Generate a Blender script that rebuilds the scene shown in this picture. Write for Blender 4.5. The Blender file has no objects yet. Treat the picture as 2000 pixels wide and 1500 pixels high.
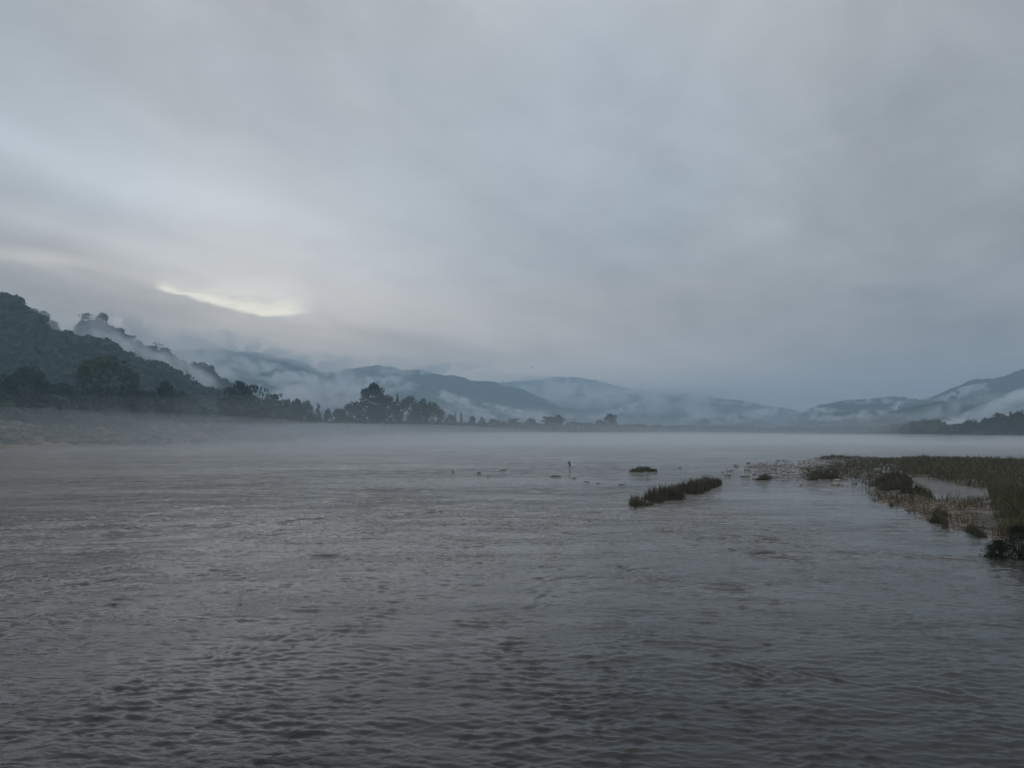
import bpy, bmesh, math, random
import numpy as np
from mathutils import Vector, Matrix

random.seed(7)
rng = np.random.default_rng(7)
scene = bpy.context.scene
R = math.radians

# ---------------------------------------------------------------- camera
F = 1483.0            # focal length in photo pixels (2000 px wide)
HZ = 852.0            # horizon row
H = 6.0               # eye height above the river
PITCH = math.atan((HZ - 750) / F)
cam_d = bpy.data.cameras.new('camera')
cam_d.sensor_width = 36.0
cam_d.lens = 36.0 * F / 2000.0
cam_d.clip_start = 0.1
cam_d.clip_end = 40000
cam = bpy.data.objects.new('camera', cam_d)
scene.collection.objects.link(cam)
cam.location = (0, 0, H)
cam.rotation_euler = (R(90) + PITCH, 0, 0)
scene.camera = cam

# ---------------------------------------------------------------- render settings
scene.render.engine = 'CYCLES'
scene.view_settings.view_transform = 'Standard'
scene.view_settings.look = 'None'
scene.view_settings.exposure = 0.0
scene.view_settings.gamma = 1.0
scene.view_settings.use_curve_mapping = False
cy = scene.cycles
cy.use_denoising = True
cy.max_bounces = 6
cy.diffuse_bounces = 2
cy.glossy_bounces = 2
cy.transmission_bounces = 2
cy.volume_bounces = 4
cy.use_adaptive_sampling = True
cy.adaptive_threshold = 0.012
cy.sample_clamp_indirect = 4.0

# ---------------------------------------------------------------- node helper
class NT:
    def __init__(s, tree):
        s.t = tree; s.n = tree.nodes; s.l = tree.links
    def node(s, typ, **kw):
        n = s.n.new(typ)
        for k, v in kw.items(): setattr(n, k, v)
        return n
    def put(s, sock, v):
        if isinstance(v, bpy.types.NodeSocket): s.l.new(v, sock)
        elif v is not None:
            if hasattr(sock.default_value, '__len__') and not hasattr(v, '__len__'):
                v = [v] * len(sock.default_value)
            if hasattr(v, '__len__') and len(v) == 3 and len(sock.default_value) == 4: v = (*v, 1)
            sock.default_value = v
    def m(s, op, a, b=None, c=None, clamp=False):
        n = s.node('ShaderNodeMath', operation=op, use_clamp=clamp)
        s.put(n.inputs[0], a)
        if b is not None: s.put(n.inputs[1], b)
        if c is not None: s.put(n.inputs[2], c)
        return n.outputs[0]
    def vm(s, op, a, b=None, scale=None):
        n = s.node('ShaderNodeVectorMath', operation=op)
        s.put(n.inputs[0], a)
        if b is not None: s.put(n.inputs[1], b)
        if scale is not None: s.put(n.inputs['Scale'], scale)
        return n.outputs['Vector'] if op not in ('LENGTH', 'DOT_PRODUCT', 'DISTANCE') else n.outputs['Value']
    def noise(s, vec, scale, detail=4, rough=0.5, dist=0.0):
        n = s.node('ShaderNodeTexNoise')
        s.put(n.inputs['Vector'], vec); n.inputs['Scale'].default_value = scale
        n.inputs['Detail'].default_value = detail; n.inputs['Roughness'].default_value = rough
        n.inputs['Distortion'].default_value = dist
        return n.outputs['Fac']
    def mix(s, f, a, b, typ='MIX'):
        n = s.node('ShaderNodeMix', data_type='RGBA', blend_type=typ)
        s.put(n.inputs['Factor'], f); s.put(n.inputs[6], a); s.put(n.inputs[7], b)
        return n.outputs[2]
    def ramp(s, f, lo, hi, smooth=True):
        n = s.node('ShaderNodeMapRange')
        if smooth: n.interpolation_type = 'SMOOTHSTEP'
        s.put(n.inputs['Value'], f)
        s.put(n.inputs['From Min'], lo); s.put(n.inputs['From Max'], hi)
        return n.outputs['Result']
    def xyz(s, v):
        n = s.node('ShaderNodeSeparateXYZ'); s.put(n.inputs[0], v); return n.outputs
    def comb(s, x, y, z):
        n = s.node('ShaderNodeCombineXYZ')
        s.put(n.inputs[0], x); s.put(n.inputs[1], y); s.put(n.inputs[2], z); return n.outputs[0]

# ---------------------------------------------------------------- sky
SUN_AZ, SUN_EL = R(-19.0), R(12.0)      # behind the cloud gap left of the centre
world = bpy.data.worlds.new('World')
scene.world = world
world.use_nodes = True
wt = NT(world.node_tree); wt.n.clear()
gen = wt.node('ShaderNodeTexCoord').outputs['Generated']
d = wt.vm('NORMALIZE', gen)
dx, dy, dz = wt.xyz(d)
sky = wt.node('ShaderNodeTexSky')
sky.sky_type = 'NISHITA'; sky.sun_disc = False
sky.sun_elevation = SUN_EL; sky.sun_rotation = SUN_AZ
sky.air_density = 1.0; sky.dust_density = 2.0
sk = wt.vm('SCALE', sky.outputs[0], scale=0.10)
# stratus sheet: noise on a flat cloud deck seen in perspective
dzc = wt.m('ADD', wt.m('MAXIMUM', dz, 0.0), 0.16)
cu = wt.m('DIVIDE', dx, dzc); cv = wt.m('DIVIDE', dy, dzc)
deck = wt.comb(wt.m('MULTIPLY', cu, 1.0), wt.m('MULTIPLY', cv, 0.75), 0.0)
rot = wt.node('ShaderNodeVectorRotate', rotation_type='Z_AXIS'); wt.put(rot.inputs['Vector'], deck)
rot.inputs['Angle'].default_value = R(-38)
rs = wt.vm('MULTIPLY', rot.outputs[0], (0.75, 1.3, 1.0))
n1 = wt.noise(rs, 0.8, 5, 0.5, 0.35)
n2 = wt.noise(wt.vm('ADD', rs, (13.1, 4.2, 0)), 2.3, 6, 0.55, 0.3)
n3 = wt.noise(wt.vm('ADD', deck, (3.1, 9.2, 0)), 0.45, 3, 0.5, 0.2)
n5 = wt.noise(wt.vm('ADD', deck, (1.7, 2.9, 0)), 4.2, 7, 0.6, 0.5)
az = wt.m('ARCTAN2', dx, dy)
el = wt.m('ARCSINE', dz)
def blob(px, py, sx, sy, tilt=0.0, wob=0.0):
    """soft mask centred on the sky direction seen at photo pixel (px,py); sizes in radians*1483"""
    a0 = math.atan((px - 1000) / F); e0 = math.atan((HZ - py) / F * math.cos(a0))
    u = wt.m('SUBTRACT', az, a0); v = wt.m('SUBTRACT', el, e0)
    if wob:
        v = wt.m('ADD', v, wt.m('MULTIPLY', wt.m('SUBTRACT', n2, 0.5), wob))
    c, s_ = math.cos(R(tilt)), math.sin(R(tilt))
    uu = wt.m('ADD', wt.m('MULTIPLY', u, c), wt.m('MULTIPLY', v, s_))
    vv = wt.m('SUBTRACT', wt.m('MULTIPLY', v, c), wt.m('MULTIPLY', u, s_))
    q = wt.m('ADD', wt.m('POWER', wt.m('ABSOLUTE', wt.m('DIVIDE', uu, sx / F)), 2.0),
             wt.m('POWER', wt.m('ABSOLUTE', wt.m('DIVIDE', vv, sy / F)), 2.0))
    return wt.m('EXPONENT', wt.m('MULTIPLY', q, -1.0))
lum = wt.m('ADD', 0.70, wt.m('MULTIPLY', wt.m('SUBTRACT', n1, 0.5), 0.60))
lum = wt.m('ADD', lum, wt.m('MULTIPLY', wt.m('SUBTRACT', n2, 0.5), 0.55))
lum = wt.m('ADD', lum, wt.m('MULTIPLY', wt.m('SUBTRACT', n3, 0.5), 0.30))
lum = wt.m('ADD', lum, wt.m('MULTIPLY', wt.m('SUBTRACT', n5, 0.5), 0.34))
lum = wt.m('ADD', lum, 0.30)
for (px, py, sx, sy, tilt, w, amp) in [
        (420, 430, 520, 150, -12, .12, .38),     # broad bright bank left
        (180, 330, 330, 38, -15, .05, .16),
        (560, 430, 260, 40, -18, .05, .14),
        (1000, 250, 900, 260, 0, 0, .06),
        (1900, 420, 320, 420, 0, 0, -.24),       # darker right side
        (1750, 660, 420, 120, 0, .05, -.14),
        (120, 570, 240, 50, -6, .08, -.30), (500, 570, 240, 55, -10, .05, .34), (430, 650, 260, 30, -8, .05, -.10),      # dark cloud over the left ridge
        (900, 690, 260, 26, -4, .05, -.16),
        (620, 655, 330, 28, -6, .05, -.12),
        (60, 60, 420, 260, 0, 0, -.14), (1180, 735, 420, 55, 0, .03, .30), (900, 640, 500, 70, 0, .04, .12)]:
    lum = wt.m('ADD', lum, wt.m('MULTIPLY', blob(px, py, sx, sy, tilt, w), amp))
# an overcast sky is brighter overhead than at the horizon
lum = wt.m('MULTIPLY', lum, wt.m('ADD', 1.0, wt.m('MULTIPLY', wt.ramp(dz, 0.40, 1.0), 0.6)))
lum = wt.m('MAXIMUM', lum, 0.12)
n4 = wt.noise(wt.vm('ADD', deck, (7.7, 1.3, 0)), 0.9, 4, 0.5, 0.3)
tint = wt.mix(wt.ramp(n4, 0.38, 0.68), (0.94, 0.965, 0.985, 1), (0.87, 0.95, 1.04, 1))
tint = wt.mix(wt.ramp(dz, 0.28, 0.02), tint, (1.22, 1.04, 0.94, 1))
cloud = wt.vm('SCALE', tint, scale=wt.m('MULTIPLY', lum, 0.53))
base = wt.mix(0.965, sk, cloud)
# sunlit break in the clouds
# the break: a sharp lower edge on a dark cloud bank, fading softly upwards
n6 = wt.noise(wt.comb(wt.m('MULTIPLY', az, 9.0), wt.m('MULTIPLY', el, 30.0), 2.0), 3.0, 6, 0.6, 0.4)
gx = wt.m('ADD', 1000.0, wt.m('MULTIPLY', wt.m('TANGENT', wt.m('MAXIMUM', wt.m('MINIMUM', az, 1.2), -1.2)), F))
gy = wt.m('SUBTRACT', HZ, wt.m('MULTIPLY', wt.m('DIVIDE', wt.m('TANGENT', el), wt.m('MAXIMUM', wt.m('COSINE', az), 0.2)), F))
gy = wt.m('ADD', gy, wt.m('MULTIPLY', wt.m('SUBTRACT', n6, 0.5), 26.0))
edge = wt.m('MINIMUM', wt.m('ADD', 560.0, wt.m('MULTIPLY', wt.m('SUBTRACT', gx, 295.0), .26)), wt.m('SUBTRACT', 618.0, wt.m('MULTIPLY', wt.m('SUBTRACT', gx, 520.0), .12)))
up = wt.m('SUBTRACT', edge, gy)
win = wt.m('MULTIPLY', wt.ramp(gx, 286, 318), wt.ramp(gx, 625, 540))
fall = wt.m('ADD', 9.0, wt.m('MULTIPLY', wt.ramp(gx, 320, 520), 15.0))
gap = wt.m('MULTIPLY', wt.ramp(up, -5.0, 6.0), wt.m('EXPONENT', wt.m('DIVIDE', wt.m('MULTIPLY', wt.m('MAXIMUM', up, 0.0), -1.0), fall)))
gap = wt.m('MULTIPLY', wt.m('MULTIPLY', gap, win), wt.ramp(n6, .20, .50))
g2 = wt.m('MAXIMUM', blob(75, 500, 95, 9, -3, .03), wt.m('MULTIPLY', blob(980, 722, 75, 16, -2, .02), 0.8))
g2 = wt.m('MAXIMUM', g2, wt.m('MULTIPLY', blob(720, 575, 110, 32, -8, .05), 0.55))
c1 = wt.mix(wt.m('MULTIPLY', g2, 0.6), base, (0.98, 0.88, 0.76, 1))
c2 = wt.mix(gap, c1, (1.9, 1.78, 1.38, 1))
bg = wt.node('ShaderNodeBackground'); wt.put(bg.inputs[0], c2); bg.inputs[1].default_value = 1.0
wo = wt.node('ShaderNodeOutputWorld'); wt.l.new(bg.outputs[0], wo.inputs[0])
try:
    world.cycles.sampling_method = 'MANUAL'; world.cycles.sample_map_resolution = 512
except Exception: pass

# ---------------------------------------------------------------- sun, diffused by the overcast at dawn
sun_d = bpy.data.lights.new('sun', 'SUN'); sun_d.energy = 0.10; sun_d.angle = R(50); sun_d.color = (1.0, 0.95, 0.88)
sun = bpy.data.objects.new('sun', sun_d); scene.collection.objects.link(sun)
sdir = Vector((math.sin(SUN_AZ) * math.cos(SUN_EL), math.cos(SUN_AZ) * math.cos(SUN_EL), math.sin(SUN_EL)))
sun.rotation_euler = sdir.to_track_quat('Z', 'Y').to_euler()

# ---------------------------------------------------------------- geometry helpers
col = scene.collection
def ray(px, py):
    u, v = (px - 1000) / F, (750 - py) / F
    return Vector((u, math.cos(PITCH) - v * math.sin(PITCH), math.sin(PITCH) + v * math.cos(PITCH)))
def at(px, py, Y):
    r_ = ray(px, py); t = Y / r_.y
    return Vector((r_.x * t, Y, H + r_.z * t))
def ground(px, py, z=0.0):
    r_ = ray(px, py); t = (z - H) / r_.z
    return Vector((r_.x * t, r_.y * t, z))

def mesh_np(name, V, Fq, smooth=True):
    """V (n,3) floats; Fq (m,k) ints, or list of such arrays"""
    me = bpy.data.meshes.new(name)
    if not isinstance(Fq, (list, tuple)): Fq = [Fq]
    Fq = [np.asarray(f, dtype=np.int32) for f in Fq if len(f)]
    V = np.asarray(V, dtype=np.float32)
    me.vertices.add(len(V)); me.vertices.foreach_set('co', V.ravel())
    loops = np.concatenate([f.ravel() for f in Fq])
    tot = np.concatenate([np.full(len(f), f.shape[1], dtype=np.int32) for f in Fq])
    start = np.concatenate([[0], np.cumsum(tot)[:-1]]).astype(np.int32)
    me.loops.add(len(loops)); me.loops.foreach_set('vertex_index', loops)
    me.polygons.add(len(tot)); me.polygons.foreach_set('loop_start', start)
    try: me.polygons.foreach_set('loop_total', tot)
    except Exception: pass
    me.polygons.foreach_set('use_smooth', np.full(len(tot), smooth))
    me.update(calc_edges=True)
    return me
def outward(me):
    """a closed volume mesh must face outwards"""
    bm = bmesh.new(); bm.from_mesh(me)
    bmesh.ops.recalc_face_normals(bm, faces=bm.faces[:])
    if bm.calc_volume(signed=True) < 0: bmesh.ops.reverse_faces(bm, faces=bm.faces[:])
    bm.to_mesh(me); bm.free(); me.update()
    return me
def link(name, me, mat=None, parent=None, loc=None, label=None, cat=None, group=None, kind=None):
    o = bpy.data.objects.new(name, me)
    if mat and me is not None and len(me.materials) == 0: me.materials.append(mat)
    col.objects.link(o)
    if parent is not None: o.parent = parent
    if loc is not None: o.location = loc
    if label: o['label'] = label
    if cat: o['category'] = cat
    if group: o['group'] = group
    if kind: o['kind'] = kind
    return o

def _h(ix, iy, s):
    n = (ix.astype(np.int64) * 374761393 + iy.astype(np.int64) * 668265263 + s * 974634777) & 0xffffffff
    n = ((n ^ (n >> 13)) * 1274126177) & 0xffffffff
    n = n ^ (n >> 16)
    return (n & 0xffffff) / float(0xffffff)
def vnoise(x, y, s=0):
    x = np.asarray(x, float); y = np.asarray(y, float)
    ix, iy = np.floor(x), np.floor(y); fx, fy = x - ix, y - iy
    fx = fx * fx * (3 - 2 * fx); fy = fy * fy * (3 - 2 * fy)
    a = _h(ix, iy, s); b = _h(ix + 1, iy, s); c = _h(ix, iy + 1, s); d_ = _h(ix + 1, iy + 1, s)
    return (a * (1 - fx) + b * fx) * (1 - fy) + (c * (1 - fx) + d_ * fx) * fy
def fbm(x, y, s=0, o=4):
    v = 0; a = 0.5; t = 0
    for k in range(o):
        v = v + a * vnoise(x * 2 ** k + k * 17.3, y * 2 ** k - k * 9.1, s + k); t += a; a *= 0.5
    return v / t
def grid_faces(nr, nc, wrap=False):
    i, j = np.meshgrid(np.arange(nr - 1), np.arange(nc if wrap else nc - 1), indexing='ij')
    j2 = (j + 1) % nc
    a = i * nc + j; b = i * nc + j2; c = (i + 1) * nc + j2; d_ = (i + 1) * nc + j
    return np.stack([a, b, c, d_], -1).reshape(-1, 4)
def ico(sub=1):
    bm = bmesh.new(); bmesh.ops.create_icosphere(bm, subdivisions=sub, radius=1.0)
    V = np.array([v.co[:] for v in bm.verts]); Fc = np.array([[v.index for v in f.verts] for f in bm.faces])
    bm.free(); return V, Fc
ICO0, ICO1, ICO2 = ico(1), ico(2), ico(3)

# ---------------------------------------------------------------- materials
def mat(name):
    m_ = bpy.data.materials.new(name); m_.use_nodes = True
    t = NT(m_.node_tree); b = t.n['Principled BSDF']
    return m_, t, b
def set_spec(b, v):
    b.inputs['Specular IOR Level'].default_value = v
def noisy(name, c1_, c2_, scale, rough=0.9, detail=5, bump=0.0, spec=0.25, c3=None, objrand=0.0, scale3=None):
    m_, t, b = mat(name)
    pos = t.node('ShaderNodeNewGeometry').outputs['Position']
    f = t.ramp(t.noise(pos, scale, detail, 0.6), 0.32, 0.68)
    c = t.mix(f, c1_, c2_)
    if c3: c = t.mix(t.ramp(t.noise(pos, scale3 or scale * 0.23, 3, 0.6), 0.45, 0.6), c, c3)
    if objrand:
        oi = t.node('ShaderNodeObjectInfo').outputs['Random']
        hs = t.node('ShaderNodeHueSaturation')
        t.put(hs.inputs['Value'], t.m('ADD', 1 - objrand, t.m('MULTIPLY', oi, 2 * objrand)))
        t.put(hs.inputs['Color'], c); c = hs.outputs[0]
    t.put(b.inputs['Base Color'], c); b.inputs['Roughness'].default_value = rough; set_spec(b, spec)
    if bump:
        bn = t.node('ShaderNodeBump'); bn.inputs['Strength'].default_value = 1.0; bn.inputs['Distance'].default_value = bump
        t.put(bn.inputs['Height'], t.noise(pos, scale * 2.1, 6, 0.6)); t.put(b.inputs['Normal'], bn.outputs[0])
    return m_
M_forest = noisy('forest_green', (.022, .036, .022), (.045, .062, .034), 0.035, 1.0, spec=.1)
M_hill = noisy('hill_forest', (.020, .034, .024), (.050, .062, .040), 0.012, 1.0, spec=.05)
M_leaf = noisy('leaf_green', (.026, .042, .024), (.058, .076, .038), 0.35, .8, spec=.2, objrand=.25)
M_leaf2 = noisy('leaf_dark', (.020, .032, .022), (.040, .054, .030), 0.4, .8, spec=.2, objrand=.25)
M_bark = noisy('bark', (.05, .042, .034), (.10, .085, .07), 1.5, .95)
M_ground = noisy('bank_earth', (.12, .085, .06), (.20, .145, .10), 0.06, 1.0, c3=(.06, .07, .035), bump=.1, spec=.1, scale3=.02)
M_stone = noisy('stone_pale', (.17, .155, .14), (.34, .32, .295), 2.2, .7, objrand=.3, bump=.02)
M_wet = noisy('stone_wet', (.022, .02, .018), (.06, .054, .048), 2.5, .28, spec=.6, objrand=.3, bump=.02)
M_grass = noisy('grass_blades', (.068, .061, .026), (.128, .112, .055), 0.5, .8, spec=.2, c3=(.13, .11, .06), scale3=.9)
M_reed = noisy('reed_blades', (.066, .058, .030), (.125, .108, .060), 0.8, .8, spec=.2)
M_shrub = noisy('shrub_leaves', (.018, .021, .010), (.048, .052, .024), 3.0, .8, spec=.2)
M_drift = noisy('driftwood', (.30, .27, .18), (.48, .44, .30), 1.4, .9)
def vol(name, color, dens, aniso=0.0):
    m_ = bpy.data.materials.new(name); m_.use_nodes = True; t = NT(m_.node_tree); t.n.clear()
    v = t.node('ShaderNodeVolumePrincipled'); v.inputs['Color'].default_value = (*color, 1)
    v.inputs['Density'].default_value = dens; v.inputs['Anisotropy'].default_value = aniso
    o = t.node('ShaderNodeOutputMaterial'); t.l.new(v.outputs[0], o.inputs['Volume'])
    m_.cycles.homogeneous_volume = True
    return m_

# gravel for the bar
def gravel_mat():
    m_, t, b = mat('gravel')
    pos = t.node('ShaderNodeNewGeometry').outputs['Position']
    vor = t.node('ShaderNodeTexVoronoi'); t.put(vor.inputs['Vector'], pos); vor.inputs['Scale'].default_value = 3.2
    c = t.mix(vor.outputs['Color'], (.085, .066, .055, 1), (.22, .17, .145, 1))
    big = t.noise(pos, .09, 4, .6)
    c = t.mix(t.ramp(big, .44, .54), c, (.055, .052, .038, 1))
    hz_ = t.xyz(pos)[2]
    wet = t.ramp(hz_, 0.16, 0.02)
    c = t.mix(t.m('MULTIPLY', wet, .65), c, (.05, .045, .038, 1))
    t.put(b.inputs['Base Color'], c); t.put(b.inputs['Roughness'], t.m('SUBTRACT', .9, t.m('MULTIPLY', wet, .5)))
    bn = t.node('ShaderNodeBump'); bn.inputs['Distance'].default_value = .08; bn.inputs['Strength'].default_value = 1
    t.put(bn.inputs['Height'], vor.outputs['Distance']); t.put(b.inputs['Normal'], bn.outputs[0])
    return m_
M_gravel = gravel_mat()

# ---------------------------------------------------------------- shoreline and ground
SH = np.array([(-3000, 300, 15), (-600, 310, 15), (0, 335, 16), (200, 370, 15), (400, 430, 13), (700, 560, 10), (900, 700, 8), (1100, 950, 7),
               (1300, 1250, 6), (1500, 1400, 5), (1700, 1200, 5), (1800, 680, 5), (1850, 610, 5), (2000, 530, 6), (2600, 420, 7), (5000, 300, 8)], float)
def shore(px): return np.interp(px, SH[:, 0], SH[:, 1])
def bank_h(px): return np.interp(px, SH[:, 0], SH[:, 2])
def sstep(a, b, x):
    t = np.clip((x - a) / (b - a), 0, 1); return t * t * (3 - 2 * t)
def terrain(x, y):
    x = np.asarray(x, float); y = np.asarray(y, float)
    px = np.where(y > 1, 1000 + F * x / np.maximum(y, 1), np.sign(x) * 9000)
    px = np.clip(px, -3000, 5000)
    r_ = np.maximum(y, np.hypot(x, y) * 0.7)
    s = shore(px) * (1 + 0.05 * (fbm(px / 90, r_ * 0 + 3, 5, 3) - .5))
    t = sstep(0, 85, r_ - s)
    hb = bank_h(px) * (0.85 + 0.3 * fbm(x / 60, y / 60, 11, 4))
    h = -1.4 + (hb + 1.4) * (0.12 * sstep(0, 8, r_ - s) + 0.88 * t)
    h = h + (fbm(x / 14, y / 14, 21, 4) - .5) * 1.6 * t
    hc = -1.4 + 5.7 * sstep(7, -2, y) + (fbm(x / 3, y / 3, 4, 4) - .5) * .5 * sstep(7, 3, y)
    return np.maximum(h, hc)
def th(x, y): return float(terrain(np.array([x]), np.array([y]))[0])

azs = np.concatenate([np.radians(np.linspace(-180, -52, 70)), np.radians(np.linspace(-51, 51, 420)), np.radians(np.linspace(52, 178, 70))])
rad = np.concatenate([np.linspace(0.5, 12, 14), np.geomspace(14, 250, 40), np.linspace(256, 1600, 190), np.geomspace(1640, 9000, 30)])
A_, R_ = np.meshgrid(azs, rad)
X, Y = R_ * np.sin(A_), R_ * np.cos(A_)
Z = terrain(X, Y)
me = mesh_np('ground', np.stack([X, Y, Z], -1).reshape(-1, 3), grid_faces(len(rad), len(azs), True))
link('ground', me, M_ground, kind='structure')

# ---------------------------------------------------------------- river surface
BAR = [(1400, 910), (1425, 924), (1480, 938), (1545, 947), (1600, 954), (1650, 958), (1690, 972), (1722, 990), (1745, 1004), (1790, 1016), (1835, 1030),
       (1880, 1046), (1915, 1062), (1930, 1078), (1960, 1090), (2010, 1098), (2200, 1110), (2500, 1040), (2500, 905), (2200, 898), (2000, 902), (1900, 898), (1800, 895), (1700, 893),
       (1600, 892), (1560, 895), (1500, 902)]
barw = np.array([ground(*p)[:2] for p in BAR])
POND = np.array([ground(*p)[:2] for p in [(1770, 948), (1815, 940), (1870, 948), (1922, 956), (1930, 978), (1850, 983), (1808, 968)]])
def poly_sd(x, y, P):
    """signed distance, positive inside"""
    dmin = np.full(x.shape, 1e9); inside = np.zeros(x.shape, bool)
    n = len(P)
    for i in range(n):
        ax, ay = P[i]; bx, by = P[(i + 1) % n]
        ex, ey = bx - ax, by - ay
        t = np.clip(((x - ax) * ex + (y - ay) * ey) / (ex * ex + ey * ey), 0, 1)
        dmin = np.minimum(dmin, np.hypot(x - ax - t * ex, y - ay - t * ey))
        c = ((ay > y) != (by > y)) & (x < (bx - ax) * (y - ay) / (by - ay + 1e-12) + ax)
        inside ^= c
    return np.where(inside, dmin, -dmin)
def bar_h(x, y):
    x = np.asarray(x, float); y = np.asarray(y, float)
    n_ = fbm(x / 5, y / 5, 31, 4) - .5
    sd = poly_sd(x, y, barw) + n_ * 2.2 * np.clip(y / 60, .4, 3)
    # the far left tip is awash: broken into patches
    wash = (1 - sstep(.42, .60, x / np.maximum(y, 1))) * sstep(72, 95, y)
    h = 0.62 * sstep(-1.0, 7.0, sd) - 0.16
    h = h + (fbm(x / 3.1, y / 3.1, 77, 4) - .5) * .34 * sstep(-1, 2, sd)
    h = h - (.52 - .75 * (fbm(x / 6 + 3, y / 11, 55, 3) - .5)) * wash * sstep(-2, 1, sd)
    h = np.where(sd < -3, -0.6, h)
    pd = poly_sd(x, y, POND)
    h = np.minimum(h, 0.35 - 1.0 * sstep(-1.5, 1.0, pd)) * sstep(-3, -1, pd) + h * (1 - sstep(-3, -1, pd)) if True else h
    return h

def spectrum_tile(n, L, lam_lo, lam_hi, slope, dirn, spread, seed, ex=-1.9, peak=.10):
    g = np.random.default_rng(seed)
    k = np.fft.fftfreq(n, L / n) * 2 * np.pi
    kx, ky = np.meshgrid(k, k); kk = np.hypot(kx, ky); kk[0, 0] = 1
    th_ = np.arctan2(ky, kx) - dirn
    amp = kk ** ex * (kk > 2 * np.pi / lam_hi) * np.exp(-(kk * lam_lo / (2 * np.pi)) ** 4)
    amp = amp * (np.abs(np.cos(th_)) ** spread + 0.07)
    f = amp * (g.normal(size=(n, n)) + 1j * g.normal(size=(n, n)))
    h = np.fft.ifft2(f).real
    h = h / h.std(); h = h + peak * h * h * np.sign(h + 1.5)   # peaked crests, flat troughs
    h = h - h.mean()
    gx, gy = np.gradient(h, L / n)
    return h * slope / np.sqrt((gx ** 2 + gy ** 2).mean())
def sample(T, L, x, y):
    n = T.shape[0]
    u = (x / L * n) % n; v = (y / L * n) % n
    i = np.floor(u).astype(int); j = np.floor(v).astype(int); fu = u - i; fv = v - j
    i1 = (i + 1) % n; j1 = (j + 1) % n; i %= n; j %= n
    return (T[j, i] * (1 - fu) + T[j, i1] * fu) * (1 - fv) + (T[j1, i] * (1 - fu) + T[j1, i1] * fu) * fv

T1 = spectrum_tile(1024, 31.0, 0.11, 0.66, 0.19, R(82), 4, 1, -1.55)
T3 = spectrum_tile(1024, 43.0, 0.12, 0.55, 0.13, R(112), 4, 3, -1.6)
T2 = spectrum_tile(512, 61.0, 0.7, 3.2, 0.040, R(70), 3, 2)
ROCKS = [  # px, py, width m, height m out of water
    (158, 1043, .9, .07), (252, 1040, 1.5, .10), (640, 1084, .8, .08), (228, 1178, .5, .02), (935, 924, 1.3, .28), (982, 918, 2.0, .22),
    (953, 931, .5, .25), (1085, 931, 1.8, .38), (1121, 934, 1.0, .16), (1145, 941, 1.2, .16), (1215, 947, 1.2, .18),
    (1476, 1078, .9, .06), (1772, 1087, .7, .05), (1328, 915, 1.1, .32), (1866, 893, 2.2, .45), (1168, 944, .8, .1), (885, 921, 1.2, .15)]
rockw = [(ground(a, b).x, ground(a, b).y, w * .9, h_ * .72) for a, b, w, h_ in ROCKS]

near_r = [3.0]
while near_r[-1] < 62:
    r0 = near_r[-1]
    near_r.append(r0 + (0.5 if r0 < 10 else min(0.115, max(0.055, r0 * r0 / 4450 * 0.8))))
rad = np.array(near_r)
rad = np.concatenate([rad, 62 + np.cumsum(np.geomspace(0.16, 9, 260)), ])
rad = np.concatenate([rad, np.geomspace(rad[-1] * 1.03, 8800, 40)])
fine = np.radians(np.linspace(-38.5, 38.5, 800))
azs = np.concatenate([np.radians(np.linspace(-180, -39.5, 50)), fine, np.radians(np.linspace(39.5, 176, 50))])
A_, R_ = np.meshgrid(azs, rad)
X, Y = R_ * np.sin(A_), R_ * np.cos(A_)
# the current spreads towards the camera: its streaks run out from a point upstream
fa = np.arctan2(X - 8, 78 - Y + 1e-6); frr = np.hypot(X - 8, Y - 78)
patch = fbm(fa * 7 + 5, frr / 15, 41, 3)
patch2 = fbm(fa * 34, frr / 4.5, 43, 3)
ampl = 0.62 + 0.45 * sstep(.34, .64, patch) + 1.1 * (patch2 - .5)
ampl = np.clip(ampl, .35, 1.6) * (1 + .25 * sstep(28, 15, R_))
# calm tongue beside the gravel bar
calm_poly = np.array([ground(*p)[:2] for p in [(1430, 975), (1700, 975), (1800, 1020), (1920, 1060), (1900, 1078), (1700, 1060), (1500, 1010)]])
calm = sstep(-3, 2, poly_sd(X, Y, calm_poly))
ampl = ampl * (1 - .8 * calm)
fade = 1 - sstep(50, 110, R_)
fade_l = 1 - sstep(120, 300, R_)
Z = (sample(T1, 31, X, Y) + sample(T3, 43, X * .97 - Y * .26, Y * .97 + X * .26) * sstep(.5, .3, patch)) * ampl * fade + sample(T2, 61, X * .94 + Y * .34, Y * .94 - X * .34) * (0.5 + ampl * .5) * fade_l
# short crests behind stones lying just under the surface
wk = np.zeros_like(Z)
for (rx, ry, w, h_) in rockw:
    if ry > 90: continue
    ddx, ddy = (X - rx) / (w * 1.3), (Y - ry) / (w * 1.6)
    q = np.exp(-(ddx ** 2 + ddy ** 2))
    wk += .11 * w * q * np.cos(ddy * 5 + 2 * ddx * ddx)
Z = Z + wk
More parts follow.
